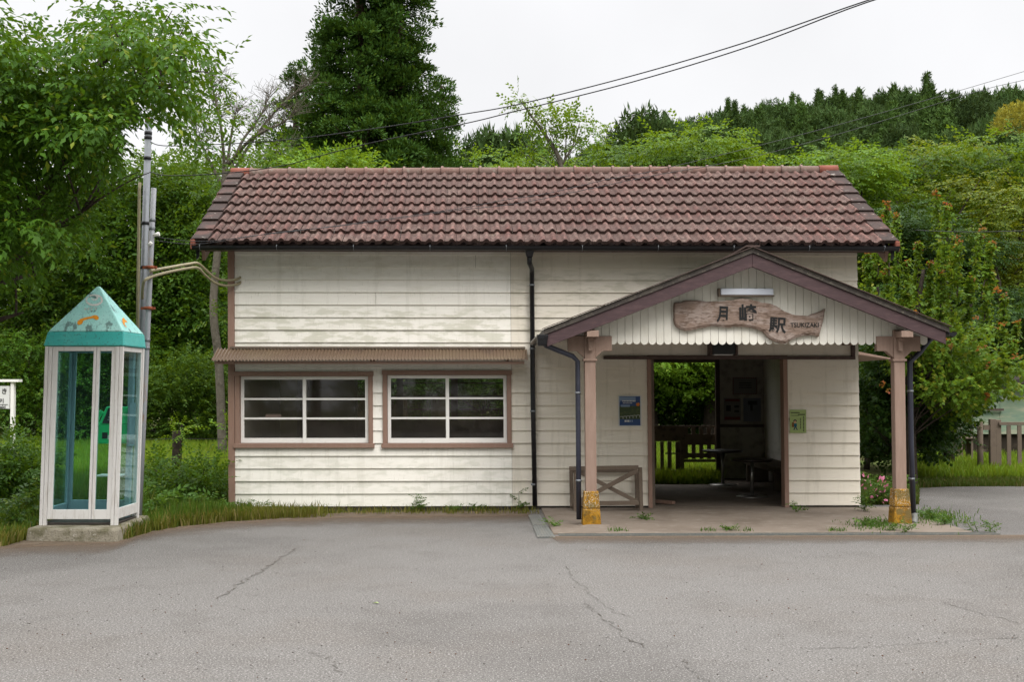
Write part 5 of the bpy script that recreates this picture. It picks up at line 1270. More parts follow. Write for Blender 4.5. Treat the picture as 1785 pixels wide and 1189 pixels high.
# understorey behind the booth and pole, left of the station
US = [
 ('broadleaf_tree', [(-60, 360), (60, 330), (130, 420), (120, 600), (60, 690), (-60, 700)], 75, 38, 4, (.6, 1.15), 'dark leafy tree behind the white platform sign at the far left', 'under', 20),
 ('broadleaf_tree', [(90, 330), (230, 290), (300, 330), (290, 470), (220, 560), (120, 560)], 70, 38.5, 4, (.6, 1.1), 'leafy understorey tree directly behind the booth roof and pole tops', 'under', 190),
 ('broadleaf_tree', [(240, 290), (330, 270), (390, 310), (400, 430), (330, 520), (250, 480)], 65, 39, 4, (.5, 1.0), 'leafy green tree between the poles and the station gable', 'mid', 330),
 ('broadleaf_tree', [(230, 470), (330, 470), (400, 480), (400, 650), (320, 660), (230, 640)], 65, 38.5, 4, (.5, 1.0), 'shady broadleaf tree beside the grey trunk left of the station', 'under', 280),
 ('bush', [(250, 640), (330, 625), (400, 650), (405, 765), (330, 760), (250, 755)], 70, 35, 2.6, (.45, .8), 'rounded fresh green bush behind the dark post left of the station', 'hedge', 330),
 ('bush', [(-40, 560), (70, 600), (140, 620), (130, 760), (40, 765), (-40, 750)], 60, 35.5, 2.6, (.45, .8), 'dark shrub behind the left glass of the telephone booth', 'under', 60),
 ('bush', [(110, 560), (240, 570), (260, 680), (240, 760), (130, 760)], 55, 36, 2.6, (.45, .8), 'dark shrub seen through the telephone booth glass', 'under', 190),
]
for nm, poly, n, Y, th, rr, lb, m, rp in US:
    outline_tree(nm, poly, n, Y, th, rr, lb, LF[m], BARK['dark'], SP_SM if nm == 'bush' else SP_MD, 44 if nm == 'bush' else 34, rp, mind=12, sc=(1.0, 1.5), flat=.33, trunk_r=.15 if nm != 'bush' else .04, cat='bush' if nm == 'bush' else 'tree', lim=2)
# darker wood closing the view further back on the left and behind the station
for i, (px, Y, h, w_, lb) in enumerate([(-20, 46, 10, 5, 'broad dark tree at the back of the wood at the far left edge'), (110, 47, 9.5, 4.4, 'tall dark tree at the back of the wood behind the booth'), (230, 46, 8.2, 4.2, 'dark tree at the back of the wood behind the two poles'), (330, 48, 8.4, 4.2, 'dark tree at the back of the wood left of the station gable'), (440, 49, 8, 4.2, 'dark tree behind the station, left of the cedars'), (600, 44, 6, 4.4, 'dark tree far behind the left half of the roof'), (740, 45, 6.5, 4.4, 'dark tree far behind the downpipe side of the roof'), (890, 44, 6, 4.4, 'dark tree far behind the middle of the roof'), (1050, 45, 6.5, 4.4, 'dark tree far behind the left edge of the doorway view'), (1190, 44, 6, 4.4, 'dark tree closing the view through the waiting room'), (1330, 45, 6.5, 4.4, 'dark tree far behind the porch gable'), (1470, 44, 6, 4.4, 'dark tree far behind the right end of the station')]):
    x = at(px, HOR, Y)[0]; n = 60
    C = np.stack([x + rng.uniform(-w_, w_, n), Y + rng.uniform(-1.2, 1.2, n), rng.uniform(.5, h, n)], 1); rad = rng.uniform(.8, 1.3, n)
    P, D = clumps(C, rad, 34, rng, .4); P[:, 2] = np.abs(P[:, 2])
    mb = MB(); bs = taper(mb, [(x, Y, 0), (x + .1, Y, h * .5), (x, Y, h * .9)], .14, .04); limbs(mb, bs[2:], C, rng, .03, .008, .05, 3)
    tree_thing('broadleaf_tree', (x, Y, 0), lb, 'tree', None, place(SP_MD, P, D, rng.uniform(1.3, 1.9, len(P)), rng), LF['under'], mb, BARK['dark'])
# the half bare tree left of the gable
YT = 28.0
mb = MB(); root = at(388, 830, YT); root = (root[0], YT, 0)
bs = taper(mb, [root, at(382, 640, YT), at(372, 540, YT), at(380, 430, YT), at(390, 330, YT), at(393, 290, YT)], .11, .075, 9)
fork = at(390, 330, YT); twigs = []
for L_ in [[fork, at(430, 260, YT), at(470, 205, YT + .3), at(510, 165, YT + .3), at(537, 148, YT + .3)], [fork, at(420, 250, YT + .5), at(452, 205, YT + .8), at(470, 165, YT + 1)], [at(392, 300, YT), at(385, 220, YT - .3), at(372, 160, YT - .3), at(365, 135, YT - .3)],
           [fork, at(365, 280, YT), at(345, 240, YT), at(330, 200, YT)], [at(395, 290, YT), at(440, 240, YT - .4), at(490, 215, YT - .4), at(515, 195, YT - .4)], [at(380, 430, YT), at(400, 415, YT), at(420, 395, YT)], [fork, at(404, 230, YT), at(412, 190, YT)],
           [at(385, 380, YT), at(430, 320, YT), at(470, 285, YT), at(500, 262, YT)]]:
    pts = taper(mb, L_, .05, .010, 6); bs += pts
    for p in pts[6:]:
        for _ in range(5):
            a = Vector(p); dd = Vector((rng.normal(.25, .55), rng.normal(0, .5), rng.uniform(.1, 1))).normalized() * rng.uniform(.25, .75); e = a + dd
            mb.tube([a, a + dd * .5 + Vector((0, 0, .03)), e], [.010, .006, .003], 4, caps=False)
            for _ in range(2):
                f = a + dd * rng.uniform(.4, .9); d2 = Vector((rng.normal(0, .6), rng.normal(0, .5), rng.uniform(.0, .9))).normalized() * rng.uniform(.12, .32); mb.tube([f, f + d2], [.005, .0025], 3, caps=False)
C = np.array([at(x, y, YT + rng.uniform(-.8, .8)) for x, y in [(352, 200), (365, 150), (372, 140), (378, 165), (345, 225), (350, 260), (392, 185), (385, 205), (415, 250), (425, 240), (335, 215), (430, 275), (450, 250), (468, 270), (480, 285), (440, 290), (500, 265), (460, 300), (465, 180), (475, 205), (420, 215), (345, 300), (420, 300), (355, 330), (330, 260), (470, 240), (490, 255), (445, 265), (360, 180), (340, 180), (390, 430), (372, 470), (400, 540), (380, 560), (395, 500), (365, 400), (350, 380)]])
P, D = clumps(C, rng.uniform(.2, .42, len(C)), 11, rng, .4)
tree_thing('half_bare_tree', root, 'grey trunked tree with bare twigs and sparse leaves left of the roof ridge', 'tree', None, place(SP_SM, P, D, rng.uniform(1.1, 1.6, len(P)), rng), LF['mid'], mb, BARK['grey'])
outline_tree('broadleaf_tree', [(540, 295), (590, 282), (640, 290), (640, 330), (540, 330)], 26, 23.5, 1.6, (.25, .4), 'low bright green treetop peeping over the roof under the cedars', LF['bright'], BARK['dark'], SP_SM, 24, 595, mind=8, sc=(1, 1.5))
outline_tree('broadleaf_tree', [(440, 290), (490, 275), (540, 280), (545, 330), (430, 335)], 24, 24.5, 1.6, (.2, .35), 'green treetop behind the left end of the roof ridge', LF['mid'], BARK['dark'], SP_SM, 24, 480, mind=8, sc=(1, 1.5))

# ------------------------------------------------------------------ cedars
def tuft(rng, n, r):
    Vs, Fs = [], []; o = 0
    for i in range(n):
        d_ = rng.normal(0, 1, 3); d_[2] = abs(d_[2]) * .9 - .15; d_[0] += .5; d_ /= np.linalg.norm(d_)
        Ln = r * rng.uniform(.6, 1.1); W = r * rng.uniform(.16, .26)
        V = np.array([(0, 0, 0), (Ln * .5, W / 2, .05 * Ln), (Ln, 0, .16 * Ln), (Ln * .5, -W / 2, .05 * Ln)])
        Rm = frames(d_[None], rng, .5)[0]; Vs.append(V @ Rm.T + rng.normal(0, r * .18, 3)); Fs.append(np.array([(0, 3, 2, 1)]) + o); o += 4
    return np.concatenate(Vs), np.concatenate(Fs)
def puff(rng, n, r):
    Vs, Fs = [], []; o = 0
    for i in range(n):
        d_ = rng.normal(0, 1, 3); d_[2] = abs(d_[2]) * .8 - .25; d_ /= np.linalg.norm(d_); q = d_ * np.array([r, r, r * .5]) * rng.uniform(.35, 1)
        Ln = r * rng.uniform(.20, .36); W = r * rng.uniform(.09, .15); dd = d_ + rng.normal(0, .35, 3) + np.array([0, 0, .25])
        V = np.array([(0, 0, 0), (Ln * .5, W / 2, .04 * Ln), (Ln, 0, .1 * Ln), (Ln * .5, -W / 2, .04 * Ln)])
        Rm = frames(dd[None], rng, .7)[0]; Vs.append(V @ Rm.T + q); Fs.append(np.array([(0, 3, 2, 1)]) + o); o += 4
    return np.concatenate(Vs), np.concatenate(Fs)
TF = [puff(rng, 150, .42) for _ in range(5)]
def cedar(x, Y, H, Rb, z0, label, seed, m='cedar', dens=1.12, power=.95, lean=0):
    g = np.random.default_rng(seed); P, D, S_ = [], [], []; mb = MB()
    taper(mb, [(x, Y, 0), (x, Y, H * .4), (x + lean * .5, Y, H * .7), (x + lean, Y, H)], .28, .03, 8)
    z = z0
    while z < H:
        f = (z - z0) / (H - z0); Rz = Rb * (1 - f) ** power * g.uniform(.8, 1.1) + .15
        nb = max(5, int((6 + 5 * (1 - f)) * dens))
        for k in range(nb):
            a = g.uniform(0, 2 * math.pi); Lr = Rz * g.uniform(.65, 1.12)
            dr = np.array([math.cos(a), math.sin(a), 0]); dz = -.22 * Lr + g.uniform(-.2, .2)
            b0 = np.array([x + lean * f, Y, z]); e = b0 + dr * Lr + np.array([0, 0, dz + .10 * Lr])
            if k % 2 == 0: mb.tube([b0, b0 + dr * Lr * .6 + np.array([0, 0, dz]), e], [.035 * (1 - f) + .01, .02, .006], 4, caps=False)
            nt_ = max(1, int(Lr / .30))
            for q in range(nt_):
                t_ = 1 - .55 * q / max(nt_, 1)
                P.append(b0 + dr * Lr * t_ + np.array([g.normal(0, .1), g.normal(0, .1), dz * t_ + .10 * Lr * t_ ** 3 + g.normal(0, .06)])); D.append(dr + np.array([g.normal(0, .35), g.normal(0, .35), g.uniform(-.1, .5)])); S_.append(g.uniform(.7, 1.25) * (1.1 - .35 * f))
        z += .43 / dens * g.uniform(.8, 1.2)
    cr = place(TF, np.array(P), np.array(D), np.array(S_), g, .4)
    return tree_thing('cedar_tree', (x, Y, 0), label, 'cedar', None, cr, LF[m], mb, BARK['cedar'])
cedar(at(628, 300, 30)[0], 30, 19, 2.05, 2.0, 'tall dense cedar behind the roof, left one of the close pair', 21)
cedar(at(694, 300, 30.6)[0], 30.6, 17.8, 1.75, 2.0, 'tall dense cedar behind the roof, right one of the close pair', 22)
cedar(at(515, 300, 32)[0], 32, 10.6, 1.2, 2, 'short dark conifer hugging the left flank of the tall cedars', 23)
cedar(at(562, 300, 31)[0], 31, 11.2, 1.4, 2, 'mid height conifer tucked against the left tall cedar', 25, dens=.9)
cedar(at(768, 300, 32)[0], 32, 10.2, 1.4, 2, 'short dark conifer hugging the right flank of the tall cedars', 24)

# ------------------------------------------------------------------ broadleaf trees behind the roof and to the right
def proto_tree(seed, H, Rw, m, name, n=70, sprays=SP_MD, nsp=26, dome=.55, z0=1.6, label='x', loc=(0, 0, 0)):
    g = np.random.default_rng(seed); C = []
    while len(C) < n:
        b = g.normal(0, 1, 3); b /= np.linalg.norm(b); r = g.uniform(.45, 1.0) ** .5
        p = np.array([b[0] * r * Rw, b[1] * r * Rw, z0 + (H - z0) * .45 + b[2] * r * (H - z0) * dome])
        if p[2] < .8: continue
        p[2] += g.normal(0, .15); C.append(p)
    C = np.array(C); rad = g.uniform(.65, 1.3, n) * Rw / 2.4
    P, D = clumps(C, rad, nsp, g, .26 if m == 'olive' else .17, 1.0, -.04); D[:, 2] *= .4
    cr = place(sprays, P + np.array(loc), D, g.uniform(1.05, 1.5, len(P)), g, .3)
    mb = MB(); bs = taper(mb, [(loc[0], loc[1], loc[2]), (loc[0] + .15, loc[1], loc[2] + H * .25), (loc[0] - .1, loc[1] + .1, loc[2] + H * .5), (loc[0] + .1, loc[1], loc[2] + H * .75)], .16, .05)
    limbs(mb, bs[4:], C + np.array(loc), g, .035, .008, .06, 1)
    return tree_thing(name, loc, label, 'tree', None, cr, LF[m], mb, BARK['dark'])
place_at = lambda px, Y, z=0: (at(px, HOR, Y)[0], Y, z)
def H_at(py, Y): return at(900, py, Y)[2]
# (px, Y, top row in the photo, prototype, label)
ROWS = [
 (868, 38, 268, 'bright', 'light green treetop just right of the cedars behind the roof'),
 (960, 37, 250, 'bright', 'light green treetop below the tall sparse sprig behind the roof'),
 (1055, 36, 246, 'mid', 'green treetop behind the roof left of the porch gable'),
 (1140, 35, 232, 'bright', 'broad light green crown behind the roof above the porch gable'),
 (1235, 35, 224, 'bright', 'widest light green crown behind the roof below the wooded hill'),
 (1330, 36, 240, 'bright', 'light green crown behind the right third of the roof ridge'),
 (1415, 35, 256, 'mid', 'green crown behind the right end of the roof ridge'),
 (1490, 34, 262, 'bright', 'light green crown just beyond the right roof corner'),
 (1560, 35, 250, 'mid', 'rounded green crown above the red tipped maple'),
 (1640, 38, 238, 'bright', 'tall light green crown at the foot of the wooded hill on the right'),
 (1720, 36, 236, 'olive', 'big yellowish green crown at the upper right'),
 (1800, 35, 226, 'bright', 'tall light green crown cut by the right edge of the view'),
 (1665, 32.5, 292, 'olive', 'dense yellow green crown over the dark hollow on the right'),
 (1775, 33, 330, 'olive', 'dense yellow green crown low at the right edge'),
 (1650, 29.5, 375, 'dark', 'leafy tree coloured dark for the shaded hollow behind the red tipped maple'),
 (1740, 30.5, 400, 'dark', 'dark leafy tree above the green shed roof'),
 (1545, 31, 345, 'dark', 'open green crown right of the tiled roof slope'),
]
PROTO = {}
LF['dark'] = LF['mapledk']  # dark leaves put the shade of the right hand hollows into the colour
for i, m in enumerate(('bright', 'mid', 'olive', 'dark')):
    PROTO[m] = proto_tree(40 + i, 7.0, (1.9, 1.8, 2.0, 2.2)[i], m, 'broadleaf_tree', n=32, sprays=SP_SM, nsp=88)
used = set()
for px, Y, py, m, lb in ROWS:
    loc = place_at(px, Y); h = H_at(py, Y); s = h / 6.85
    if m not in used:
        t = PROTO[m]; used.add(m); t.location = loc; t.scale = (s, s, s); t.rotation_euler = (0, 0, px); t['label'] = lb
    else: copy_tree(PROTO[m], loc, px * 1.7, (s * 1.05, s * 1.05, s), lb)
# unseen trees added behind the camera to darken glass reflections and block low sky
k_ = 0
for row, (yy_, n_, s_) in enumerate([(-22, 13, 1.7), (-32, 13, 2.2)]):
    for x in np.linspace(-44, 44, n_):
        k_ += 1; copy_tree(PROTO['mid'], (x + 1.5 * math.sin(k_ * 2.1) + row * 3, yy_ - 1.5 * math.cos(k_ * 1.3) + abs(x) * .12, 0), k_ * 1.3, s_ * (1 + .1 * math.sin(k_ * 1.7)), 'unseen green tree added behind the viewer to darken the reflections', 'added trees behind the viewer')
# the tall sparse sprig
root = place_at(985, 27.5)
mb = MB(); bs = taper(mb, [root, at(985, 420, 27.5), at(978, 290, 27.5), at(950, 235, 27.5), at(925, 200, 27.5), at(905, 172, 27.5)], .09, .012, 7)
bs += taper(mb, [at(978, 290, 27.5), at(1000, 250, 27.5), at(1010, 215, 27.5)], .03, .01, 6)
C = np.array([at(x, y, 27.5 + rng.uniform(-.6, .6)) for x, y in [(905, 172), (912, 180), (925, 190), (938, 200), (950, 198), (960, 205), (975, 208), (990, 212), (1000, 215), (1010, 218), (1020, 225), (1035, 232), (950, 220), (965, 225), (985, 230), (1005, 235), (930, 245), (915, 250), (905, 262), (1030, 245), (970, 245), (940, 262), (1000, 252), (1020, 260), (960, 268)]])
P, D = clumps(C, rng.uniform(.15, .3, len(C)), 10, rng, .4); limbs(mb, bs[6:], C, rng, .012, .004, .1)
tree_thing('broadleaf_tree', root, 'thin tree whose leaning sparse sprig tops the treeline right of the cedars', 'tree', None, place(SP_SM, P, D, rng.uniform(1.1, 1.6, len(P)), rng), LF['bright'], mb, BARK['grey'])
# low dark undergrowth closing the view behind the station and under the right hand crowns
BPX = [(1115, 37, 4.2, 2.0), (1195, 36.5, 4.6, 2.2), (1280, 37, 4.4, 2.0), (640, 36, 5, 2.0), (740, 36.5, 5.2, 2.2), (840, 36, 5, 2.2), (1510, 24, 3.0, 1.6), (1600, 31, 4.2, 1.9), (1700, 34, 4.6, 2.2), (1790, 34.5, 4.8, 2.4)]
SHR = []
BL = ['leafy shrub left in the doorway view, above the gate', 'dense dark leafy shrub filling the open waiting room doorway', 'leafy shrub beyond the rear doorway hidden by the waiting room wall', 'green shrub seen through the left pane of the right office window', 'yellow green shrub seen through the right office window', 'green shrub seen through the right edge of the office window', 'dark shrub behind the right corner of the station wall', 'dark shrub behind the red tipped maple trunk', 'dark shrub left of the green shed roof', 'dark shrub behind the green shed roof at the right edge']
for i, ((px, Y, h, w_), lb) in enumerate(zip(BPX, BL)):
    x = at(px, HOR, Y)[0]; n = 46
    C = np.stack([x + rng.uniform(-w_, w_, n), Y + rng.uniform(-1, 1, n), rng.uniform(.25, h, n)], 1); rad = rng.uniform(.45, .8, n)
    P, D = clumps(C, rad, 44, rng, .4); keep = P[:, 2] > .05; P, D = P[keep], D[keep]
    mb = MB(); bs = taper(mb, [(x, Y, 0), (x + .1, Y, h * .5), (x, Y, h * .85)], .07, .03); limbs(mb, bs[1:], C, rng, .02, .006, .05, 2)
    SHR.append(None); SHR[-1] = tree_thing('shrub', (x, Y, 0), lb, 'shrub', None, place(SP_SM, P, D, rng.uniform(1.0, 1.6, len(P)), rng), LF['hedge' if i in (3, 4, 5) else 'mapledk' if i > 5 else 'under'], mb, BARK['dark'])

for i, x in enumerate(np.linspace(-34, 34, 17)):  # unseen shrubs added behind the camera, closing the bright gap in window reflections
    copy_tree(SHR[i % 3], (x, -14.5 + math.sin(i * 2.3), 0), i * 1.1, 1.0 + .15 * math.sin(i), 'unseen green shrub added behind the viewer to darken the reflections', 'added shrubs behind the viewer')
# ------------------------------------------------------------------ red tipped maple right of the station
YM = 19.6
root = at(1590, 815, YM); root = (root[0], YM, 0)
t = thing('maple_tree', root, 'bushy maple with orange red young shoots beside the right end of the station', 'tree')
mb = MB(); bs = taper(mb, [root, at(1588, 740, YM), at(1592, 650, YM), at(1600, 540, YM), at(1610, 470, YM)], .10, .03, 8)
bs += taper(mb, [at(1590, 700, YM), at(1650, 600, YM), at(1700, 520, YM)], .05, .02, 6) + taper(mb, [at(1590, 680, YM), at(1540, 580, YM), at(1530, 500, YM)], .05, .02, 6)
body = [(1495, 530), (1530, 520), (1570, 530), (1610, 540), (1660, 560), (1720, 590), (1755, 620), (1768, 640), (1735, 690), (1700, 720), (1660, 740), (1610, 700), (1570, 600), (1500, 560)]
C = polypts(body, 85, YM, 2.2, rng, 14); P, D = clumps(C, rng.uniform(.16, .32, len(C)), 20, rng, .5)
limbs(mb, bs[4:], C, rng, .015, .005, .08, 2)
SHT = [(1545, 352, 1550, 480), (1562, 372, 1566, 500), (1535, 380, 1530, 480), (1632, 333, 1640, 470), (1652, 348, 1648, 470), (1601, 418, 1598, 520), (1664, 405, 1655, 520), (1672, 420, 1668, 520), (1712, 400, 1690, 520), (1730, 418, 1710, 520), (1512, 440, 1515, 540), (1580, 452, 1580, 540), (1692, 480, 1685, 560), (1728, 470, 1715, 560), (1752, 512, 1745, 600), (1768, 590, 1750, 640), (1776, 560, 1755, 640), (1622, 455, 1620, 560), (1640, 470, 1638, 560), (1545, 470, 1545, 560)]
RT_P, RT_D = [], []; SPp, SPd = [], []
for x0, y0_, x1, y1_ in SHT:
    yy = YM + rng.uniform(-1.0, .4); a, b = np.array(at(x1, y1_, yy)), np.array(at(x0, y0_, yy)); mb.tube([a, (a + b) / 2 + .02, b], [.014, .010, .004], 5, caps=False)
    for k in range(70):
        f = rng.uniform(0, .95); p = a + (b - a) * f; an = rng.uniform(0, 2 * math.pi); r_ = rng.uniform(.0, .10) * (1.3 - .9 * f)
        SPp.append(p + np.array([math.cos(an) * r_, math.sin(an) * r_, rng.normal(0, .03)])); SPd.append((math.cos(an), math.sin(an), rng.uniform(-.5, .4)))
    for k in range(4): an = rng.uniform(0, 2 * math.pi); RT_P.append(b + np.array([math.cos(an) * .03, math.sin(an) * .03, rng.uniform(-.13, .02)])); RT_D.append((math.cos(an), math.sin(an), rng.uniform(-.3, .9)))
for x, y in [(1735, 500), (1595, 545), (1565, 540), (1705, 610), (1722, 640), (1745, 570), (1770, 620), (1705, 555), (1655, 600), (1625, 575), (1717, 690), (1542, 672)]:
    p = np.array(at(x, y, YM - 1.15)); 
    for k in range(3): an = rng.uniform(0, 2 * math.pi); RT_P.append(p + rng.normal(0, .04, 3)); RT_D.append((math.cos(an), math.sin(an), rng.uniform(-.2, .8)))
v, f = place(SP_MP, P, D, rng.uniform(.75, 1.2, len(P)), rng, .5); v2, f2 = place(SP_RO, np.array(SPp), np.array(SPd), rng.uniform(.8, 1.3, len(SPp)), rng, .6)
npmesh('crown', np.concatenate([v, v2]), [f, f2 + len(v)], LF['maple'], t)
v, f = place(SP_RO, np.array(RT_P), np.array(RT_D), rng.uniform(.55, 1.0, len(RT_P)), rng, .6); npmesh('young_leaves', v, [f], LF['redtip'], t)
mb.build('trunk', BARK['dark'], t, fix=False)
outline_tree('shrub', [(1500, 600), (1560, 590), (1640, 620), (1690, 690), (1660, 760), (1580, 800), (1505, 800)], 85, 20.8, 2.0, (.25, .42), 'dense dark leafy shrub behind the right porch post', LF['mapledk'], BARK['dark'], SP_MP, 28, 1560, mind=10, trunk_r=.05, cat='shrub', lim=2)

# ------------------------------------------------------------------ the wooded hill
SKX = [-400, 700, 850, 950, 1050, 1120, 1200, 1300, 1400, 1500, 1600, 1700, 1800, 1950, 2300]
SKY = [330, 330, 320, 300, 232, 222, 196, 176, 152, 147, 162, 160, 150, 160, 260]
def hill_z(x, y):
    px = x / 240 * F + PW / 2; zr = EYE + (HOR - (np.interp(px, SKX, SKY) + 88)) / F * 240
    t_ = min(max((y - 105) / 135, 0), 1); t_ = t_ * (1.6 - .6 * t_)
    return max(zr, 0) * t_ * (1 if y < 245 else max(0, 1 - (y - 245) / 160)) - 1.0
xs = np.linspace(-60, 330, 60); ys = np.linspace(90, 420, 40)
npmesh('hill', [(x, y, hill_z(x, y)) for y in ys for x in xs], [np.array([(j * 60 + i, j * 60 + i + 1, (j + 1) * 60 + i + 1, (j + 1) * 60 + i) for j in range(39) for i in range(59)])], MT['soil'], None, (0, 0, 0), True)['kind'] = 'structure'
def far_conifer(seed, H, Rb):
    """a plump cedar: overlapping skirts of drooping boughs with ragged tips"""
    g = np.random.default_rng(seed); V, Fq = [], []; z = H * .10
    while z < H * .97:
        f = (z - H * .1) / (H * .9); Rz = Rb * (1 - f ** 1.5) ** .9 * (1 - .25 * f) + .10; n = max(6, int(17 * (1 - f) + 4)); a0 = g.uniform(0, 6.28)
        for k in range(n):
            a = a0 + 6.283 * (k + g.uniform(-.3, .3)) / n; L_ = Rz * g.uniform(.7, 1.12); wd = 6.283 * Rz / n * g.uniform(.5, .85); c, s_ = math.cos(a), math.sin(a)
            zt, zm, ze_ = z + .10 * H * (1 - .5 * f), z + .02 * H + g.normal(0, .08), z - .035 * H * (1 - .5 * f) + g.normal(0, .14); b = len(V)
            V += [(c * .05, s_ * .05, zt), (c * L_ * .55 - s_ * wd * .5, s_ * L_ * .55 + c * wd * .5, zm), (c * L_ * .85 - s_ * wd * .38, s_ * L_ * .85 + c * wd * .38, ze_ + .1), (c * L_, s_ * L_, ze_), (c * L_ * .85 + s_ * wd * .38, s_ * L_ * .85 - c * wd * .38, ze_ + .1), (c * L_ * .55 + s_ * wd * .5, s_ * L_ * .55 - c * wd * .5, zm), (c * L_ * .6, s_ * L_ * .6, zm + .18)]
            Fq += [(b, b + 1, b + 6, b + 5), (b + 1, b + 2, b + 3, b + 6), (b + 6, b + 3, b + 4, b + 5)]
        z += H * .042 * g.uniform(.8, 1.2)
    V = np.array(V); P = np.concatenate([V[3::7], V[6::7] * np.array([1.1, 1.1, 1])]); D = P * np.array([1, 1, 0]) + g.normal(0, .3, P.shape) + np.array([0, 0, .2])
    v2, f2 = place(TFS, P * np.array([.93, .93, 1]) + g.normal(0, .12, P.shape), D, g.uniform(.8, 1.5, len(P)), g, .5)
    return np.concatenate([V, v2]), np.concatenate([np.array(Fq), f2 + len(V)])
TFS = [tuft(rng, 10, .55) for _ in range(4)]
HC = []
def far_round(seed, H, Rb):
    g = np.random.default_rng(seed); P, D, S_ = [], [], []
    for k in range(420):
        b = g.normal(0, 1, 3); b[2] = abs(b[2]); b /= np.linalg.norm(b); r = g.uniform(.75, 1.05)
        P.append((b[0] * Rb * r, b[1] * Rb * r, H * .35 + b[2] * H * .6 * r)); D.append(b + g.normal(0, .3, 3)); S_.append(g.uniform(1.2, 2.0))
    return place(TFS, np.array(P), np.array(D), np.array(S_), g, .5)
def mesh_obj(name, geo, m):
    o = npmesh(name, geo[0], [geo[1]], m, None, (0, 0, 0)); return o
hp = [mesh_obj('hill_cedar', far_conifer(70 + i, 9 + 1.0 * i, 2.5), LF['hillcedar']) for i in range(4)]
hr = [mesh_obj('hill_oak', far_round(80 + i, 9, 4.2), LF['hilldark']) for i in range(2)]
hy = mesh_obj('hill_oak', far_round(90, 11, 5.5), LF['yellow'])
first = {}
def put(proto, loc, rz, s, label, group, cat):
    if proto.name not in first: o = proto; first[proto.name] = 1
    else: o = proto.copy(); COL.objects.link(o)
    o.location = loc; o.rotation_euler = (0, 0, rz); o.scale = (s, s, s * rng.uniform(.9, 1.15)); tag(o, label, cat, group); return o
nc = 0
spots = []
for Y in np.linspace(125, 246, 17):
    for px in np.arange(1000, 1880, 2016 * 5.4 / Y):
        x = at(px + rng.uniform(-14, 14), HOR, Y)[0]; y = Y + rng.uniform(-4, 4); z = hill_z(x, y)
        if z < 2: continue
        py = HOR - (z + 8 - EYE) / y * F
        if py > 300: continue
        spots.append((x, y, z, px))
for x, y, z, px in spots:
    dark_oak = rng.random() < (.65 if px > 1560 and y > 190 else .33)
    if dark_oak: put(hr[rng.integers(2)], (x, y, z - .5), rng.uniform(0, 6), rng.uniform(.8, 1.2), 'dark rounded broadleaf tree among the cedars on the wooded hill', 'broadleaf trees on the wooded hill', 'tree')
    else: put(hp[rng.integers(4)], (x, y, z - .5), rng.uniform(0, 6), rng.uniform(.72, 1.05), 'dark pointed cedar standing on the wooded hill at the right', 'cedars on the wooded hill', 'cedar')
pq = at(1775, 205, 120); put(hy, (pq[0], 120, at(1762, 168, 120)[2] - 5), 1, .45, 'yellow flowering rounded tree high at the right edge of the hill', None, 'tree')
pq = at(1082, 300, 95); put(hp[0], (pq[0], 95, at(1082, 205, 95)[2] - 13), 1, 1.0, 'lone pointed cedar at the left foot of the wooded hill', None, 'cedar')
for px, py, lb in ((1122, 222, 'small dark round tree right of the lone pointed cedar on the skyline'), (855, 268, 'far dark tree low on the skyline right of the tall cedars'), (905, 262, 'far dark tree low on the skyline under the sparse sprig')):
    pq = at(px, py, 110); put(hr[0], (pq[0], 110, pq[2] - 8), px, 1.0, lb, None, 'tree')

# ------------------------------------------------------------------ grass, weeds, flowers
def blades(n, pos, h0, h1, w, rng, lean=.35):
    x, y = pos(n); n = len(x); h = rng.uniform(h0, h1, n); a = rng.uniform(0, 6.283, n); la = rng.uniform(0, 6.283, n); le_ = rng.uniform(.05, lean, n) * h
    dx, dy = np.cos(a) * w / 2, np.sin(a) * w / 2; lx, ly = np.cos(la) * le_, np.sin(la) * le_
    z = np.zeros(n)
    V = np.stack([np.stack([x - dx, y - dy, z - .02], 1), np.stack([x + dx, y + dy, z - .02], 1), np.stack([x + dx * .8 + lx * .35, y + dy * .8 + ly * .35, h * .55], 1), np.stack([x - dx * .8 + lx * .35, y - dy * .8 + ly * .35, h * .55], 1), np.stack([x + lx, y + ly, h * (1 - .25 * rng.random(n))], 1)], 1)
    b = (np.arange(n) * 5)[:, None]
    return V.reshape(-1, 3), [b + np.array([0, 1, 2, 3]), b + np.array([3, 2, 4])]
E_ = np.array(edge)
def edge_y(x): return np.interp(x, E_[:, 0], E_[:, 1])
def pos_near(n):
    px = rng.uniform(-30, 440, n); Y = rng.uniform(12.3, 21.5, n) ; x = (px - PW / 2) / F * Y
    k = (Y > edge_y(x) + .05) & ~((x > -4.0) & (Y > 15.85)) & ~((x > pa[0] - .04) & (x < pc_[0] + .02) & (Y < pa[1] + 1.22)); return x[k], Y[k]
V, Fc = blades(46000, pos_near, .06, .26, .012, rng)
V = V.reshape(-1, 5, 3); hh = .55 + .75 * (np.sin(V[:, 0, 0] * 3.1 + 1) * np.sin(V[:, 0, 1] * 2.3) + 1) / 1.4; V[:, :, 2] *= hh[:, None]; V = V.reshape(-1, 3)
tag(npmesh('grass', V, Fc, LF['grass'], None, (0, 0, 0)), 'tall rough grass around the booth and left of the station', 'grass', None, 'stuff')
def pos_dry(n):
    px = rng.uniform(-10, 560, n); px = px[rng.random(len(px)) < np.clip((560 - px) / 200, 0, 1)]; n = len(px); x = (px - PW / 2) / F * 14; Y = edge_y(x) + np.abs(rng.normal(0, .42, n)) - .02; k = ~((x > pa[0] - .02) & (x < pc_[0] + .02)) & (Y < 15.9); return x[k], Y[k]
V, Fc = blades(11000, pos_dry, .05, .22, .012, rng, .6)
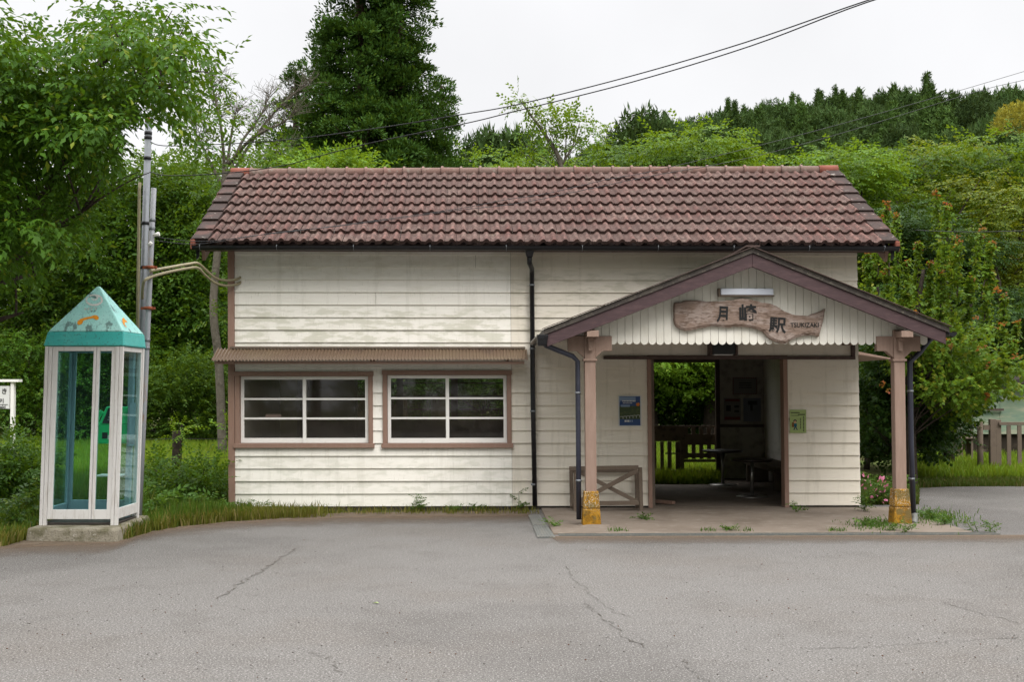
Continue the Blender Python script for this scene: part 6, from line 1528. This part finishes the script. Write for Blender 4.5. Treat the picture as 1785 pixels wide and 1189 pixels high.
tag(npmesh('dry_grass', V, Fc, LF['drygrass'], None, (0, 0, 0)), 'yellowing grass fringe along the asphalt edge', 'grass', None, 'stuff')
def pos_field(n):
    px = np.concatenate([rng.uniform(-40, 430, n // 2), rng.uniform(1120, 1260, n // 5), rng.uniform(1560, 1840, n - n // 2 - n // 5)]); Y = 20 + 18 * rng.random(n) ** 1.3; x = (px - PW / 2) / F * Y
    k = ~((px < 440) & (Y < 22.3)) & ~((px > 1500) & (Y < 21)); return x[k], Y[k]
V, Fc = blades(90000, pos_field, .10, .32, .026, rng, .4)
tag(npmesh('meadow', V, Fc, LF['field'], None, (0, 0, 0)), 'bright meadow grass behind the station and booth', 'grass', None, 'stuff')
LF['vergeg'] = leafmat('verge grass blade', (.062, .10, .014), (.04, .07, .012), (.17, .13, .06), .2, .3)
def pos_rv(n):
    px = np.concatenate([rng.uniform(1500, 1850, n // 2), rng.uniform(1500, 1600, n - n // 2)]); Y = np.concatenate([rng.uniform(19.75, 21.4, n // 2), rng.uniform(16.6, 20.5, n - n // 2)]); x = (px - PW / 2) / F * Y; return x, Y
V, Fc = blades(18000, pos_rv, .03, .14, .013, rng, .6)
tag(npmesh('verge_grass', V, Fc, LF['vergeg'], None, (0, 0, 0)), 'short grass verge beyond the side road at the right', 'grass', None, 'stuff')
def pos_wall(n):
    px = rng.uniform(412, 940, n); x = (px - PW / 2) / F * 15.8; Y = rng.uniform(15.35, 15.95, n) - .25 * rng.random(n) * (px < 560); dens = .35 + .5 * np.sin(px * .05) ** 2 + (px < 520) * .5; k = (rng.random(n) < dens) & (Y > edge_y(x) + .02 * rng.normal(0, 1, n)); return x[k], Y[k]
V, Fc = blades(2200, pos_wall, .02, .10, .011, rng, .7)
tag(npmesh('wall_foot_grass', V, Fc, LF['drygrass'], None, (0, 0, 0)), 'thin grass along the foot of the station wall', 'grass', None, 'stuff')
def pos_slab(n):
    k = rng.integers(0, 3, n); px = np.where(k == 0, rng.normal(1530, 24, n), np.where(k == 1, rng.normal(1625, 30, n), rng.uniform(1000, 1480, n)))
    py = np.where(k == 0, rng.normal(918, 5, n), np.where(k == 1, rng.normal(905, 7, n), 929 + rng.normal(0, 1, n)))
    q = np.array([gnd(a, b)[:2] for a, b in zip(px, py)]); z = (np.sin(px * .031) + np.sin(px * .083) > .9) | (k < 2); return q[z, 0], q[z, 1]
V, Fc = blades(3000, pos_slab, .015, .09, .010, rng, .7)
tag(npmesh('crack_grass', V, Fc, LF['weed'], None, (0, 0, 0)), 'grass tufts growing in the joints of the porch floor', 'grass', None, 'stuff')
SP_W = [spray(rng, 8, .16, .055, .024, .1, .3, True) for _ in range(4)]
def weed(px, py, h, n, lb, spread=.10, m='weed', group='weeds along the station wall', z=0.0, sc=(.7, 1.2), cat='weed', flowers=0):
    g = gnd(px, py, z); t = thing('weed_plant', g, lb, cat, group); mb = MB(); P, D = [], []
    for k in range(max(2, n // 9)):
        e = (g[0] + rng.normal(0, spread), g[1] + rng.normal(0, spread * .5), z + h * rng.uniform(.6, 1)); mb.tube([(g[0] + rng.normal(0, .02), g[1], z), ((g[0] + e[0]) / 2, (g[1] + e[1]) / 2, z + h * .5), e], [.005, .004, .002], 4, caps=False)
        for q in range(9): f = rng.uniform(.1, 1); a = rng.uniform(0, 6.283); P.append((g[0] + (e[0] - g[0]) * f, g[1] + (e[1] - g[1]) * f, z + (e[2] - z) * f)); D.append((math.cos(a), math.sin(a), rng.uniform(-.1, .7)))
    v, f = place(SP_W, np.array(P), np.array(D), rng.uniform(sc[0], sc[1], len(P)), rng, .5); npmesh('leaves', v, [f], LF[m], t); mb.build('stem', LF[m], t, fix=False)
    if flowers:
        P = np.array(P)[rng.integers(0, len(P), flowers)] + rng.normal(0, .05, (flowers, 3)) + np.array([0, -.06, .05]); D = rng.normal(0, 1, (flowers, 3)) + np.array([0, -.5, .6])
        fl_ = [spray(rng, 6, .03, .03, .02, 0, .2, True)]; v, f = place(fl_, P, D, rng.uniform(.8, 1.4, flowers), rng, .8); npmesh('petals', v, [f], MT['pinkfl'], t)
    return t
for px, py, h, n, lb in [(718, 893, .36, 14, 'leafy weed below the right office window'), (732, 891, .30, 9, 'thin weed just right of the leafy weed below the right office window'), (448, 893, .22, 12, 'weed at the station corner foot, leftmost along the wall'), (478, 893, .14, 9, 'low weed below the left office window'), (538, 897, .12, 12, 'low spreading weed under the middle of the left office window'), (790, 892, .12, 9, 'low weed under the right half of the right office window'), (828, 891, .13, 14, 'low bushy weed left of the long black downpipe'), (905, 890, .40, 5, 'spindly tall weed close to the long black downpipe'), (968, 921, .14, 16, 'fresh green weed beside the steel drain covers')]:
    weed(px, py, h * .75, n, lb, .06, sc=(.5, .85))
for px, py, h, n, lb in [(1508, 892, .24, 40, 'bushy weed at the right corner of the station wall'), (1512, 917, .11, 34, 'low leafy weed on the porch floor before the right post'), (1545, 925, .12, 24, 'low weed at the drain in front of the right porch post'), (1575, 931, .12, 18, 'small weed between the right porch post and the drain'), (1625, 905, .16, 40, 'bushy weed right of the right porch post'), (1645, 915, .13, 30, 'grassy weed right of the elbow of the downpipe'), (1700, 928, .18, 26, 'tall weed at the right end of the drain channel'), (1725, 930, .12, 12, 'small weed at the road edge beyond the drain channel'), (1275, 925, .05, 9, 'tiny weed near the middle of the porch edge'), (1130, 906, .04, 7, 'tiny weed on the porch floor before the timber stand'), (1390, 893, .14, 5, 'thin weed at the foot of the wall below the green notice')]:
    weed(px, py, h, n, lb, .10 if n > 20 else .06, sc=(.45, .8), group='weeds around the porch', z=.02 if py < 928 else 0)
weed(1525, 880, .42, 90, 'pink flowering plant at the right corner of the station', .22, group=None, cat='plant', flowers=34)
weed(1555, 872, .40, 80, 'leafy green plant right of the pink flowers', .24, group=None, cat='plant')
for px, py, h, lb in [(30, 930, .5, 'leafy weed left of the booth plinth at the frame edge'), (60, 915, .6, 'tall leafy weed just behind the left side of the booth'), (292, 905, .35, 'leafy weed right of the booth near the asphalt'), (372, 900, .3, 'leafy weed before the station corner'), (330, 885, .5, 'taller weed in the grass between the booth and the station')]:
    weed(px, py, h, 45, lb, .22, group=None, m='weed', sc=(1, 1.8), cat='plant')
outline_tree('bush', [(-40, 790), (20, 770), (66, 790), (62, 890), (-40, 900)], 34, 15.8, 1.2, (.14, .26), 'low dark rank growth at the left edge beside the booth', LF['under'], BARK['dark'], SP_SM, 26, 10, mind=6, trunk_r=.02, cat='bush', lim=3, sc=(.7, 1.1))
outline_tree('bush', [(256, 800), (300, 815), (375, 815), (375, 872), (330, 880), (256, 885)], 40, 16.4, 1.6, (.12, .24), 'low dark weedy thicket between the booth and the station corner', LF['under'], BARK['dark'], SP_SM, 22, 330, mind=6, trunk_r=.02, cat='bush', lim=3, sc=(.6, 1.0))
# two low leafy sprouts on the old posts
for px, py, lb in ((312, 748, 'fresh sprout growing above the dark post by the booth'), (402, 745, 'fresh sprout growing above the dark post at the station corner')):
    g = at(px, py, 22.3); C = np.array([g]); P, D = clumps(C, [.22], 22, rng, .8); mb = MB(); mb.tube([(g[0], 22.4, 0), (g[0] + .05, 22.4, 1), g], .01, 5)
    tree_thing('sapling', (g[0], 22.4, 0), lb, 'sapling', None, place(SP_SM, P, D, rng.uniform(.7, 1.1, len(P)), rng), LF['bright'], mb, BARK['dark'], 'leaves')
# loose grit and a fallen leaf on the asphalt
n = 900; px = rng.uniform(-20, 1800, n); py = rng.uniform(940, 1189, n) 
P = np.array([gnd(a, b, .002) for a, b in zip(px, py)]); oct_ = (np.array([(1, 0, 0), (0, 1, 0), (-1, 0, 0), (0, -1, 0), (0, 0, .7), (0, 0, -.3)]) * .006, np.array([(0, 1, 4), (1, 2, 4), (2, 3, 4), (3, 0, 4), (1, 0, 5), (2, 1, 5), (3, 2, 5), (0, 3, 5)]))
v, f = place([oct_], P, rng.normal(0, 1, (n, 3)) * np.array([1, 1, .1]), rng.uniform(.5, 1.5, n), rng, .2)
MT['grit'] = mat('loose stone grit', (.30, .28, .26), .9, .1, rand=((.07, .06, .055), .9, (.10, .05, .03), .15))
tag(npmesh('grit', v, [f], MT['grit'], None, (0, 0, 0)), 'loose stone grit scattered over the asphalt', 'grit', None, 'stuff')

g = gnd(661, 1052, .008); v, f = leaf5(.06, .028, .4)
tag(npmesh('fallen_leaf', v @ rotz(2.8).T + np.array(g), [f], MT['note'], None, g), 'small pale fallen leaf lying alone on the middle of the asphalt', 'leaf')
